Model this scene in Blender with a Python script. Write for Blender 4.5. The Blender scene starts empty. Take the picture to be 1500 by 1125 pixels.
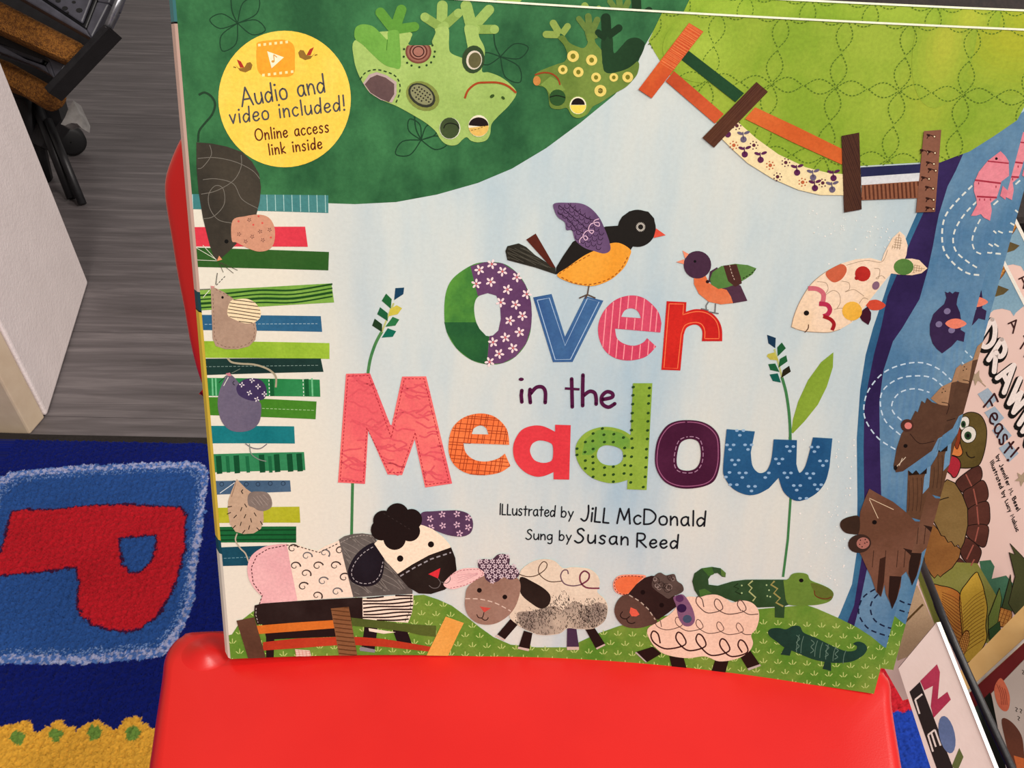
import bpy, math, random
import numpy as np
from mathutils import Vector, Matrix
from mathutils.geometry import tessellate_polygon

rnd = random.Random(7)
# ------------------------------------------------------------------ camera
FPX, CX, CY = 1150.0, 750.0, 562.5
def nrm(a):
    a = np.asarray(a, float); return a / np.linalg.norm(a)
G = nrm([(700-CX)/FPX, (1850-CY)/FPX, 1.0])          # gravity seen from the lens
ez = -G
ex = nrm(np.array([1.0, 0, 0]) - ez*ez[0])
ey = np.cross(ez, ex)
R = np.array([ex, ey, ez])                            # lens frame -> world
SEAT = 0.31
CAM = np.array([0, 0, SEAT + 0.2925])
scene = bpy.context.scene
cd = bpy.data.cameras.new('camera'); cam = bpy.data.objects.new('camera', cd)
scene.collection.objects.link(cam); scene.camera = cam
cd.sensor_fit = 'HORIZONTAL'; cd.sensor_width = 36; cd.lens = 36*FPX/1500; cd.clip_start = 0.01
mw = np.eye(4); mw[:3, 0] = R[:, 0]; mw[:3, 1] = -R[:, 1]; mw[:3, 2] = -R[:, 2]; mw[:3, 3] = CAM
cam.matrix_world = Matrix(mw.tolist())

# ------------------------------------------------------------------ light
scene.view_settings.view_transform = 'Standard'; scene.view_settings.look = 'None'
scene.view_settings.exposure = -0.2; scene.view_settings.gamma = 1.0
scene.view_settings.use_curve_mapping = False
world = bpy.data.worlds.new('room_light'); scene.world = world; world.use_nodes = True
world.node_tree.nodes['Background'].inputs[0].default_value = (1.0, 0.92, 0.85, 1)
world.node_tree.nodes['Background'].inputs[1].default_value = 0.31
def area(name, loc, target, size, power, col):
    l = bpy.data.lights.new(name, 'AREA'); l.shape = 'RECTANGLE'; l.size, l.size_y = size; l.energy = power; l.color = col
    o = bpy.data.objects.new(name, l); scene.collection.objects.link(o)
    o.location = loc; d = Vector(target) - Vector(loc); o.rotation_euler = d.to_track_quat('-Z', 'Y').to_euler()
    return o
area('ceiling_lamp', (0.0, -1.05, 2.15), (0, 0.25, 0.4), (0.35, 0.9), 30.5, (1.0, 0.93, 0.86))
area('ceiling_lamp.001', (1.35, -0.5, 2.1), (-0.6, 0.5, 0.2), (0.4, 0.9), 34, (1.0, 0.92, 0.86))
area('wall_fill_lamp', (2.0, 0.35, 2.2), (-0.5, 0.5, 0.1), (0.4, 0.9), 40, (1.0, 0.92, 0.86))  # added fill lamp, brightens the left wall and the floor

# ------------------------------------------------------------------ helpers
def ray(px, py): return R @ np.array([(px-CX)/FPX, (py-CY)/FPX, 1.0])
def at_depth(px, py, z): return CAM + ray(px, py)*z
def at_z(px, py, Z):
    d = ray(px, py); return CAM + d*((Z-CAM[2])/d[2])
def at_plane(px, py, O, N):
    d = ray(px, py); return CAM + d*(((O-CAM) @ N)/(d @ N))
def lin(c):
    if isinstance(c, str): c = tuple(int(c[i:i+2], 16) for i in (0, 2, 4))
    o = []
    for v in c[:3]:
        v = v/255; o.append(v/12.92 if v <= .04045 else ((v+.055)/1.055)**2.4)
    return tuple(o) + (1.0,)
def new_obj(name, mesh, mat=None, parent=None, smooth=False):
    o = bpy.data.objects.new(name, mesh); scene.collection.objects.link(o)
    if mat: mesh.materials.append(mat)
    if parent: o.parent = parent
    if smooth:
        for p in mesh.polygons: p.use_smooth = True
    return o
def empty(name, loc, label, cat, group=None):
    o = bpy.data.objects.new(name, None); scene.collection.objects.link(o); o.empty_display_size = .02
    o.location = tuple(loc); tag(o, label, cat, group); return o
def tag(o, label=None, cat=None, group=None, kind=None):
    if label: o['label'] = label
    if cat: o['category'] = cat
    if group: o['group'] = group
    if kind: o['kind'] = kind
    return o
def mesh_from(name, V, F, base=(0, 0, 0)):
    m = bpy.data.meshes.new(name); b = np.asarray(base, float)
    m.from_pydata([tuple(np.asarray(v)-b) for v in V], [], F); m.update(); return m
def slab_mesh(name, pts, back, base=(0, 0, 0)):
    """convex outline pts pushed along vector back"""
    n = len(pts); V = [np.asarray(p) for p in pts] + [np.asarray(p)+back for p in pts]
    F = [list(range(n)), list(range(2*n-1, n-1, -1))] + [[i, i+n, (i+1) % n+n, (i+1) % n] for i in range(n)]
    m = mesh_from(name, V, F, base)
    import bmesh
    bm = bmesh.new(); bm.from_mesh(m); bmesh.ops.recalc_face_normals(bm, faces=bm.faces); bm.to_mesh(m); bm.free()
    return m
def bevel(o, w, seg=2):
    md = o.modifiers.new('bevel', 'BEVEL'); md.width = w; md.segments = seg; md.limit_method = 'ANGLE'
def tube_mesh(name, pts, rad, base=(0, 0, 0), n=10, cap=True):
    pts = [np.asarray(p, float) for p in pts]; V = []; F = []
    rads = rad if isinstance(rad, (list, tuple)) else [rad]*len(pts)
    ref = np.array([0.13, 0.31, 0.94])
    for i, p in enumerate(pts):
        t = nrm(pts[min(i+1, len(pts)-1)] - pts[max(i-1, 0)])
        a = nrm(np.cross(t, ref)); b = np.cross(t, a)
        for k in range(n):
            w = 2*math.pi*k/n; V.append(p + rads[i]*(math.cos(w)*a + math.sin(w)*b))
    for i in range(len(pts)-1):
        for k in range(n): F.append([i*n+k, i*n+(k+1) % n, (i+1)*n+(k+1) % n, (i+1)*n+k])
    if cap: F += [list(range(n-1, -1, -1)), [(len(pts)-1)*n+k for k in range(n)]]
    return mesh_from(name, V, F, base)

# ------------------------------------------------------------------ materials
def mat_new(name, rough=.5, spec=.5):
    m = bpy.data.materials.new(name); m.use_nodes = True; nt = m.node_tree
    b = nt.nodes['Principled BSDF']; b.inputs['Roughness'].default_value = rough
    b.inputs['Specular IOR Level'].default_value = spec
    return m, nt, b
def N_(nt, t, **kw):
    n = nt.nodes.new(t)
    for k, v in kw.items(): setattr(n, k, v)
    return n
def coords(nt, scale=(1, 1, 1), attr=None, rot=(0, 0, 0)):
    mp = N_(nt, 'ShaderNodeMapping'); mp.inputs['Scale'].default_value = scale; mp.inputs['Rotation'].default_value = rot
    if attr:
        a = N_(nt, 'ShaderNodeAttribute', attribute_name=attr); nt.links.new(a.outputs['Vector'], mp.inputs[0])
    else:
        a = N_(nt, 'ShaderNodeTexCoord'); nt.links.new(a.outputs['Object'], mp.inputs[0])
    return mp.outputs[0]
def noise(nt, vec, scale, detail=3, rough=.6, dist=0):
    n = N_(nt, 'ShaderNodeTexNoise'); n.inputs['Scale'].default_value = scale; n.inputs['Detail'].default_value = detail
    n.inputs['Roughness'].default_value = rough; n.inputs['Distortion'].default_value = dist
    nt.links.new(vec, n.inputs['Vector']); return n.outputs['Fac']
def ramp(nt, fac, stops):
    r = N_(nt, 'ShaderNodeValToRGB'); e = r.color_ramp.elements
    while len(e) < len(stops): e.new(.5)
    for i, (p, c) in enumerate(stops): e[i].position = p; e[i].color = c
    nt.links.new(fac, r.inputs[0]); return r.outputs[0]
def mix(nt, fac, a, b, mode='MIX'):
    n = N_(nt, 'ShaderNodeMix', data_type='RGBA', blend_type=mode)
    for s, v in ((0, fac), (6, a), (7, b)):
        if hasattr(v, 'links') or hasattr(v, 'is_linked'): nt.links.new(v, n.inputs[s])
        else: n.inputs[s].default_value = v
    return n.outputs[2]
def bump(nt, b, fac, strength, dist=.001):
    n = N_(nt, 'ShaderNodeBump'); n.inputs['Strength'].default_value = strength; n.inputs['Distance'].default_value = dist
    nt.links.new(fac, n.inputs['Height']); nt.links.new(n.outputs[0], b.inputs['Normal'])
def noisy(name, c1, c2, scale=60, stretch=(1, 1, 1), rough=.5, bmp=0, bscale=400, spec=.5, lo=.3, hi=.7, bd=.001, metal=0):
    m, nt, b = mat_new(name, rough, spec); v = coords(nt, stretch)
    col = ramp(nt, noise(nt, v, scale), [(lo, lin(c1)), (hi, lin(c2))]); nt.links.new(col, b.inputs['Base Color'])
    b.inputs['Metallic'].default_value = metal
    if bmp: bump(nt, b, noise(nt, coords(nt), bscale, 2), bmp, bd)
    return m
def ink_mat():
    m, nt, b = mat_new('printed_ink', .55, .12)
    a = N_(nt, 'ShaderNodeAttribute', attribute_name='Col').outputs['Color']
    a2 = N_(nt, 'ShaderNodeAttribute', attribute_name='Col2').outputs['Color']
    f = ramp(nt, noise(nt, coords(nt, (1, .7, 0), 'puv'), 45, 4, .65), [(.38, (0, 0, 0, 1)), (.62, (1, 1, 1, 1))])
    c = mix(nt, f, a, a2)
    g = ramp(nt, noise(nt, coords(nt, (1, 1, 0), 'puv'), 900, 2, .7), [(.25, (.82, .82, .82, 1)), (.75, (1.03, 1.03, 1.03, 1))])
    c = mix(nt, 1.0, c, g, 'MULTIPLY'); nt.links.new(c, b.inputs['Base Color'])
    return m
INK = ink_mat()
def sky_mat():
    m, nt, b = mat_new('sky_wash_print', .55, .15)
    a = N_(nt, 'ShaderNodeAttribute', attribute_name='puv'); sx = N_(nt, 'ShaderNodeSeparateXYZ'); nt.links.new(a.outputs['Vector'], sx.inputs[0])
    f1 = noise(nt, coords(nt, (1, .22, 0), 'puv'), 22, 5, .6)
    f2 = noise(nt, coords(nt, (1, .45, 0), 'puv', (0, 0, .3)), 9, 3, .5)
    ad = N_(nt, 'ShaderNodeMath', operation='ADD'); nt.links.new(f1, ad.inputs[0]); nt.links.new(f2, ad.inputs[1])
    hf = N_(nt, 'ShaderNodeMath', operation='MULTIPLY'); nt.links.new(ad.outputs[0], hf.inputs[0]); hf.inputs[1].default_value = .5
    col = ramp(nt, hf.outputs[0], [(.38, lin('D9DCD1')), (.49, lin('C6D4D4')), (.60, lin('A4C1D0'))])
    mr = N_(nt, 'ShaderNodeMapRange'); nt.links.new(sx.outputs[0], mr.inputs[0])
    mr.inputs[1].default_value = .025; mr.inputs[2].default_value = .065; mr.inputs[3].default_value = 1; mr.inputs[4].default_value = 0
    c = mix(nt, mr.outputs[0], col, lin('DFDCCC'))
    g = ramp(nt, noise(nt, coords(nt, (1, 1, 0), 'puv'), 800, 2, .7), [(.2, (.93, .93, .93, 1)), (.8, (1.03, 1.03, 1.03, 1))])
    c = mix(nt, 1.0, c, g, 'MULTIPLY'); nt.links.new(c, b.inputs['Base Color']); return m
SKY = sky_mat()
PAPER = noisy('paper_edge', 'D8CFBE', 'EFE8DA', 900, (1, 1, 1), .8)
RED = noisy('red_plastic', 'C81A18', 'CE1E1A', 20, rough=.3, bmp=.12, bscale=1500, bd=.0002)
BLACKM = noisy('black_metal', '17171A', '232326', 80, rough=.45, bmp=.1)

# ------------------------------------------------------------------ book surfaces
class Surf:
    """a sheet: corner O, right U, up V, normal Nn towards the viewer, bowed back by D in the middle"""
    def __init__(s, O, U, V, W, H, D=0.0):
        s.O, s.U, s.V, s.W, s.H, s.D = O, U, V, W, H, D; s.N = nrm(np.cross(U, V))
        if s.N @ (CAM-O) < 0: s.N = -s.N
    def bow(s, u):
        # gentle bow, straight between nodes 5 mm apart so that all printed layers stay parallel
        if not s.D: return 0.0
        k = math.floor(u/.005+1e-7); fr = u/.005-k; g = lambda w: -s.D*4*(w/s.W)*(1-w/s.W)
        return g(k*.005)*(1-fr)+g((k+1)*.005)*fr
    def P(s, u, v, h=0): return s.O + u*s.U + v*s.V + (h + s.bow(u))*s.N
    def uv(s, px, py):
        d = ray(px, py); k = 0.0
        for _ in range(6 if s.D else 1):
            o = s.O + s.N*k; p = CAM + d*(((o-CAM) @ s.N)/(d @ s.N)) - s.O
            u, v = p @ s.U, p @ s.V; k = s.bow(min(max(u, -.02), s.W+.02))
        return u, v

def clip_half(poly, ax, val, keep_less):
    out = []; n = len(poly); sg = 1 if keep_less else -1
    for i in range(n):
        a, b = poly[i], poly[(i+1) % n]; da, db = sg*(val-a[ax]), sg*(val-b[ax])
        if da >= 0: out.append(a)
        if (da > 0 and db < 0) or (da < 0 and db > 0):
            t = da/(da-db); out.append((a[0]+(b[0]-a[0])*t, a[1]+(b[1]-a[1])*t))
    return out
def smooth(pts, closed=False, k=5):
    n = len(pts); out = []
    if n < 3: return list(pts)
    rng = range(n) if closed else range(n-1)
    for i in rng:
        if closed: p0, p1, p2, p3 = pts[i-1], pts[i], pts[(i+1) % n], pts[(i+2) % n]
        else: p0, p1, p2, p3 = pts[max(i-1, 0)], pts[i], pts[i+1], pts[min(i+2, n-1)]
        for j in range(k):
            t = j/k; t2, t3 = t*t, t*t*t
            out.append(tuple(.5*((2*p1[a]) + (-p0[a]+p2[a])*t + (2*p0[a]-5*p1[a]+4*p2[a]-p3[a])*t2 + (-p0[a]+3*p1[a]-3*p2[a]+p3[a])*t3) for a in (0, 1)))
    if not closed: out.append(tuple(pts[-1]))
    return out
def inside(p, poly):
    x, y = p; c = False; n = len(poly); j = n-1
    for i in range(n):
        xi, yi = poly[i]; xj, yj = poly[j]
        if (yi > y) != (yj > y) and x < (xj-xi)*(y-yi)/(yj-yi)+xi: c = not c
        j = i
    return c
def X(ox, oy, s, *pts):
    """crop measurements -> photograph pixels"""
    return [(ox+p[0]/s, oy+p[1]/s) for p in pts]

class Fig:
    """a printed figure: coloured flat shapes laid on a Surf, given in photograph pixels"""
    def __init__(s, name, surf, parent, base, h0, label=None):
        s.name, s.surf, s.parent, s.base, s.h = name, surf, parent, base, h0
        s.V, s.F, s.C, s.C2, s.UV = [], [], [], [], []; s.label = label; s.clip = None
    def _add(s, uvpoly, c, c2):
        S = s.surf
        for ax, val, kl in ((0, 0, False), (0, S.W, True), (1, 0, False), (1, S.H, True)):
            uvpoly = clip_half(uvpoly, ax, val, kl)
            if len(uvpoly) < 3: return
        us = [p[0] for p in uvpoly]; parts = [uvpoly]
        if S.D and math.floor(min(us)/.005) != math.floor(max(us)/.005-1e-7):
            parts = []; a = math.floor(min(us)/.005+1e-7); rest = uvpoly
            while True:
                cut = (a+1)*.005
                if cut >= max(us): parts.append(rest); break
                l = clip_half(rest, 0, cut, True); rest = clip_half(rest, 0, cut, False)
                if len(l) > 2: parts.append(l)
                if len(rest) < 3: break
                a += 1
        for q in parts:
            k = len(s.V)
            for u, v in q: s.V.append(S.P(u, v, s.h)); s.UV.append((u, v, s.h))
            s.F.append(list(range(k, k+len(q)))); s.C.append(c); s.C2.append(c2)
    def poly(s, pts, c, c2=None, holes=(), sm=False, up=True):
        if up: s.h += 3.2e-6
        if sm: pts = smooth(pts, True); holes = [smooth(h, True) for h in holes]
        c = lin(c); c2 = lin(c2) if c2 else c
        loops = [[s.surf.uv(*p) for p in L] for L in [pts]+list(holes)]
        flat = [p for L in loops for p in L]
        for t in tessellate_polygon([[Vector((p[0], p[1], 0)) for p in L] for L in loops]):
            s._add([flat[i] for i in t], c, c2)
    def stroke(s, pts, w, c, sm=False, up=True, c2=None, taper=False):
        if sm: pts = smooth(pts)
        if len(pts) < 2: return
        if up: s.h += 3.2e-6
        c = lin(c); c2 = lin(c2) if c2 else c; L = []; Rr = []; n = len(pts)
        for i in range(n):
            a, b = pts[max(i-1, 0)], pts[min(i+1, n-1)]; dx, dy = b[0]-a[0], b[1]-a[1]; l = math.hypot(dx, dy) or 1
            hw = w/2*(1-(i/(n-1))*.7 if taper else 1); nx, ny = -dy/l*hw, dx/l*hw
            L.append(s.surf.uv(pts[i][0]+nx, pts[i][1]+ny)); Rr.append(s.surf.uv(pts[i][0]-nx, pts[i][1]-ny))
        for i in range(n-1): s._add([L[i], L[i+1], Rr[i+1], Rr[i]], c, c2)
    def dash(s, pts, w, c, on=5, off=4, sm=False, within=None, closed=False):
        if closed: pts = list(pts)+[pts[0]]
        if sm: pts = smooth(pts)
        s.h += 3.2e-6; cur = []; t = 0; draw = True
        for i in range(len(pts)-1):
            a, b = pts[i], pts[i+1]; l = math.hypot(b[0]-a[0], b[1]-a[1])
            if l == 0: continue
            d = 0
            while d < l:
                st = min(l-d, (on if draw else off)-t)
                p = (a[0]+(b[0]-a[0])*d/l, a[1]+(b[1]-a[1])*d/l); q = (a[0]+(b[0]-a[0])*(d+st)/l, a[1]+(b[1]-a[1])*(d+st)/l)
                if draw: cur = (cur or [p]) + [q]
                d += st; t += st
                if t >= (on if draw else off)-1e-9:
                    if draw and cur and (within is None or inside(cur[0], within)): s.stroke(cur, w, c, up=False)
                    cur = []; t = 0; draw = not draw
        if cur and (within is None or inside(cur[0], within)): s.stroke(cur, w, c, up=False)
    def ell(s, x, y, rx, ry, c, rot=0, c2=None, up=True, n=18, a0=0, a1=360):
        cr, sr = math.cos(math.radians(rot)), math.sin(math.radians(rot)); p = []
        m = n if a1-a0 >= 360 else n+1
        for i in range(m):
            w = math.radians(a0+(a1-a0)*i/n); u, v = rx*math.cos(w), ry*math.sin(w); p.append((x+u*cr-v*sr, y+u*sr+v*cr))
        s.poly(p, c, c2, up=up)
    def dots(s, pts, r, c, ry=None, rot=0):
        s.h += 3.2e-6
        for p in pts: s.ell(p[0], p[1], r, ry or r, c, rot, up=False, n=8)
    def flowers(s, pts, r, c, petals=5, center=None):
        s.h += 3.2e-6
        for p in pts:
            a0 = rnd.random()*2
            for k in range(petals):
                a = a0+2*math.pi*k/petals; s.ell(p[0]+math.cos(a)*r*.62, p[1]+math.sin(a)*r*.62, r*.42, r*.24, c, math.degrees(a), up=False, n=7)
        if center: s.dots(pts, r*.22, center)
    def hatch(s, region, ang, gap, w, c, holes=(), wob=0, jit=0, c2=None):
        """parallel lines clipped to a region"""
        s.h += 3.2e-6; a = math.radians(ang); d = (math.cos(a), math.sin(a)); n = (-d[1], d[0])
        xs = [p[0] for p in region]; ys = [p[1] for p in region]; cx, cy = sum(xs)/len(xs), sum(ys)/len(ys)
        R_ = max(max(xs)-min(xs), max(ys)-min(ys)); k = -R_
        while k < R_:
            o = rnd.uniform(-jit, jit); run = []; st = max(1.2, R_/90)
            j = -R_
            while j < R_:
                wv = math.sin(j*.09+k)*wob
                p = (cx+d[0]*j+n[0]*(k+o+wv), cy+d[1]*j+n[1]*(k+o+wv))
                ok = inside(p, region) and not any(inside(p, h) for h in holes)
                if ok: run.append(p)
                else:
                    if len(run) > 1: s.stroke(run[::3]+[run[-1]] if len(run) > 4 else run, w, c, up=False, c2=c2)
                    run = []
                j += st
            if len(run) > 1: s.stroke(run, w, c, up=False, c2=c2)
            k += gap
    def text(s, txt, p0, p1, cap, w, c, sp=.22, upv=None):
        s.h += 3.2e-6; W = 0; adv = []
        for ch in txt:
            g = GL.get(ch); adv.append((W, g)); W += (g[0] if g else .35)+sp
        W -= sp; d = (p1[0]-p0[0], p1[1]-p0[1]); L = math.hypot(*d); d = (d[0]/L, d[1]/L); up = upv or (d[1], -d[0]); k = L/W
        for x0, g in adv:
            if not g: continue
            for typ, *pts in g[1:]:
                q = [(p0[0]+d[0]*(x0+x)*k+up[0]*y*cap, p0[1]+d[1]*(x0+x)*k+up[1]*y*cap) for x, y in pts]
                if typ == 'd': s.ell(q[0][0], q[0][1], w*.75, w*.75, c, up=False, n=8)
                elif typ == 'l' and w > 1.5:
                    for a_, b_ in zip(q, q[1:]): s.stroke([a_, b_], w, c, up=False); s.h += 4e-7
                    for e in q[1:-1]: s.ell(e[0], e[1], w*.5, w*.5, c, up=False, n=10); s.h += 4e-7
                else: s.stroke(smooth(q, k=4) if typ == 'c' else q, w, c, up=False)
                if typ != 'd':
                    for e in (q[0], q[-1]): s.ell(e[0], e[1], w*.5, w*.5, c, up=False, n=8)
    def done(s, mat=None):
        m = bpy.data.meshes.new(s.name); b = np.asarray(s.base)
        m.from_pydata([tuple(v-b) for v in s.V], [], s.F)
        a = m.attributes.new('Col', 'FLOAT_COLOR', 'FACE'); a.data.foreach_set('color', np.array(s.C, np.float32).ravel())
        a = m.attributes.new('Col2', 'FLOAT_COLOR', 'FACE'); a.data.foreach_set('color', np.array(s.C2, np.float32).ravel())
        a = m.attributes.new('puv', 'FLOAT_VECTOR', 'POINT'); a.data.foreach_set('vector', np.array(s.UV, np.float32).ravel())
        m.update()
        o = new_obj(s.name, m, mat or INK, s.parent)
        if s.label: o['label'] = s.label
        return o

# single line lettering: width, then strokes (l = straight, c = curved, d = dot); cap height 1
xh = .58
GL = {
 'A': (.8, ('l', (0, 0), (.42, 1), (.8, 0)), ('l', (.14, .36), (.66, .36))),
 'B': (.6, ('l', (0, 0), (0, 1)), ('c', (0, 1), (.45, .95), (.5, .7), (.3, .54), (0, .52)), ('c', (.1, .52), (.5, .46), (.6, .2), (.4, .02), (0, 0))),
 'D': (.75, ('l', (0, 0), (0, 1)), ('c', (0, 1), (.4, .95), (.72, .65), (.68, .3), (.4, .05), (0, 0))),
 'F': (.5, ('l', (0, 0), (0, 1)), ('l', (0, 1), (.5, 1)), ('l', (0, .55), (.38, .55))),
 'I': (.1, ('l', (.05, 0), (.05, 1))),
 'J': (.5, ('c', (.42, 1.03), (.46, .6), (.4, .15), (.22, -.02), (0, .1)),),
 'L': (.4, ('l', (0, .95), (0, 0), (.38, 0))),
 'M': (.85, ('l', (0, 0), (.16, 1), (.45, .25), (.72, 1), (.82, 0))),
 'N': (.7, ('l', (0, 0), (0, 1), (.65, 0), (.65, 1))),
 'O': (.85, ('c', (.42, 1), (.12, .85), (0, .5), (.12, .14), (.42, 0), (.72, .14), (.85, .5), (.72, .85), (.42, 1))),
 'R': (.65, ('l', (0, 0), (0, 1)), ('c', (0, 1), (.42, .98), (.55, .75), (.4, .52), (0, .48)), ('l', (.15, .48), (.65, 0))),
 'S': (.55, ('c', (.52, .88), (.35, 1.02), (.12, .9), (.15, .68), (.38, .5), (.5, .3), (.38, .05), (.15, -.03), (-.05, .1))),
 'T': (.7, ('l', (0, 1), (.7, 1)), ('l', (.35, 1), (.35, 0))),
 'W': (1.0, ('l', (0, 1), (.25, 0), (.5, .75), (.75, 0), (1, 1))),
 'G': (.8, ('c', (.75, .82), (.5, 1), (.15, .85), (0, .5), (.12, .12), (.45, 0), (.75, .15), (.78, .45)), ('l', (.78, .45), (.5, .45))),
 'E': (.5, ('l', (.5, 1), (0, 1), (0, 0), (.5, 0)), ('l', (0, .5), (.4, .5))),
 'a': (.5, ('c', (.45, .5), (.3, xh), (.08, .48), (0, .25), (.1, .03), (.28, .02), (.42, .2)), ('c', (.45, .56), (.44, .3), (.46, .12), (.52, 0))),
 'b': (.48, ('l', (0, 1), (.02, 0)), ('c', (.02, .35), (.2, xh), (.42, .48), (.47, .25), (.35, .02), (.15, 0), (.02, .1))),
 'c': (.42, ('c', (.42, .5), (.25, xh), (.05, .45), (0, .25), (.1, .04), (.28, 0), (.42, .1))),
 'd': (.52, ('c', (.42, .45), (.25, .55), (.05, .42), (0, .2), (.12, .0), (.3, .05), (.44, .25)), ('l', (.52, 1), (.46, 0))),
 'e': (.46, ('c', (.03, .28), (.3, .3), (.44, .4), (.36, .55), (.18, .56), (.03, .4), (0, .2), (.12, .02), (.3, 0), (.46, .12))),
 'f': (.4, ('c', (.4, .95), (.22, 1), (.15, .8), (.13, 0)), ('l', (0, .55), (.32, .55))),
 'g': (.5, ('c', (.43, .5), (.25, .57), (.05, .45), (0, .25), (.12, .05), (.3, .08), (.43, .25)), ('c', (.46, .56), (.47, .1), (.45, -.25), (.28, -.38), (.08, -.3))),
 'h': (.46, ('l', (0, 1), (.02, 0)), ('c', (.02, .3), (.2, .55), (.38, .5), (.43, .3), (.44, 0))),
 'i': (.08, ('l', (.04, xh), (.04, 0)), ('d', (.05, .85))),
 'j': (.2, ('c', (.2, xh), (.2, .1), (.15, -.25), (0, -.3)), ('d', (.2, .85))),
 'k': (.45, ('l', (0, 1), (.02, 0)), ('l', (.4, .55), (.03, .25), (.45, 0))),
 'l': (.08, ('l', (.04, 1), (.05, 0))),
 'm': (.75, ('l', (0, xh), (.02, 0)), ('c', (.02, .3), (.15, .54), (.3, .52), (.36, .3), (.36, 0)), ('c', (.37, .3), (.5, .54), (.65, .5), (.72, .3), (.73, 0))),
 'n': (.46, ('l', (0, xh), (.02, 0)), ('c', (.02, .3), (.2, .55), (.38, .5), (.43, .3), (.44, 0))),
 'o': (.5, ('c', (.25, xh), (.06, .48), (0, .28), (.08, .05), (.25, 0), (.43, .06), (.5, .28), (.43, .5), (.25, xh))),
 'r': (.34, ('l', (0, xh), (.02, 0)), ('c', (.02, .3), (.12, .5), (.34, .56))),
 's': (.4, ('c', (.38, .52), (.22, .6), (.06, .5), (.1, .36), (.3, .24), (.34, .1), (.2, -.02), (0, .06))),
 't': (.4, ('l', (.2, .85), (.18, .0)), ('l', (0, .56), (.4, .58))),
 'u': (.48, ('c', (0, xh), (0, .2), (.12, 0), (.3, .04), (.44, .25)), ('l', (.46, xh), (.48, 0))),
 'v': (.46, ('l', (0, xh), (.22, 0), (.46, xh))),
 'w': (.7, ('l', (0, xh), (.18, 0), (.35, .45), (.52, 0), (.7, xh))),
 'y': (.46, ('l', (0, xh), (.24, .08)), ('l', (.48, xh), (.1, -.38))),
 '.': (.1, ('d', (.05, .02))),
 '!': (.12, ('l', (.08, 1), (.05, .28)), ('d', (.04, .02))),
}

# ------------------------------------------------------------------ the front book: where it stands
def pose_quad(q, width):
    d = np.array([[(x-CX)/FPX, (y-CY)/FPX, 1] for x, y in q]); z = np.r_[np.linalg.solve(np.c_[d[0], -d[1], d[2]], d[3]), 1]
    P = d*z[:, None]; P *= width/np.linalg.norm(P[2]-P[3]); return [CAM + R @ p for p in P]
TL, TR, BR, BL = pose_quad([(244, -33), (1528, 43), (1280, 1016), (338, 965)], .254)
Uv, Vv = nrm(BR-BL), TL-BL; Vv = Vv - Uv*(Vv @ Uv); Hh = float(np.linalg.norm(Vv)); Vv = nrm(Vv)
FB = Surf(BL, Uv, Vv, .254, Hh, .010)
T_BOOK = .0055
book = empty('picture_book', BL, 'front picture book with birds, frogs and sheep on its cover, leaning on the red chair', 'book', 'copies of one picture book on the red chair')
def bowed_block(name, h0, h1, shear, inset, mat, parent, u0=0.0, label=None):
    n = 52; V = []; F = []; H0, H1 = inset, FB.H-inset
    for i in range(n+1):
        u = u0+(FB.W-inset-u0)*i/n
        for (h, sx) in ((h0, 0), (h1, shear)):
            for v in (H0, H1): V.append(FB.O + (u+sx)*FB.U + v*FB.V + (h+FB.bow(u))*FB.N)
    for i in range(n):
        a = i*4; b = a+4
        F += [[a, b, b+1, a+1], [a+2, a+3, b+3, b+2], [a, a+2, b+2, b], [a+1, b+1, b+3, a+3]]
    F += [[0, 1, 3, 2], [n*4, n*4+2, n*4+3, n*4+1]]
    o = new_obj(name, mesh_from(name, V, F, BL), mat, parent)
    if label: o['label'] = label
    return o
SH = -.0031
bowed_block('page_block', -.0004, -T_BOOK+.0004, SH, .0008, PAPER, book, 0.0)
bowed_block('back_cover', -T_BOOK+.0003, -T_BOOK, 0, 0, noisy('back_cover_card', '7FA35A', '8FB36A', 40), book, SH)
# front cover sheet with attribute for the wash
def cover_sheet():
    us_ = [k*.005 for k in range(int(FB.W/.005)+1)]+[FB.W]; n = len(us_)-1; V = []; F = []; A = []
    for u in us_:
        for v in (0, FB.H):
            for h in (0, -.0004): V.append(FB.P(u, v, h)); A.append((u, v, h))
    for i in range(n):
        a = i*4; b = a+4
        F += [[a, b, b+2, a+2], [a+1, a+3, b+3, b+1], [a, a+1, b+1, b], [a+2, b+2, b+3, a+3]]
    F += [[0, 2, 3, 1], [n*4, n*4+1, n*4+3, n*4+2]]
    m = mesh_from('front_cover', V, F, BL); a = m.attributes.new('puv', 'FLOAT_VECTOR', 'POINT')
    a.data.foreach_set('vector', np.array(A, np.float32).ravel()); return new_obj('front_cover', m, SKY, book)
COVER = cover_sheet()
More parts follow.
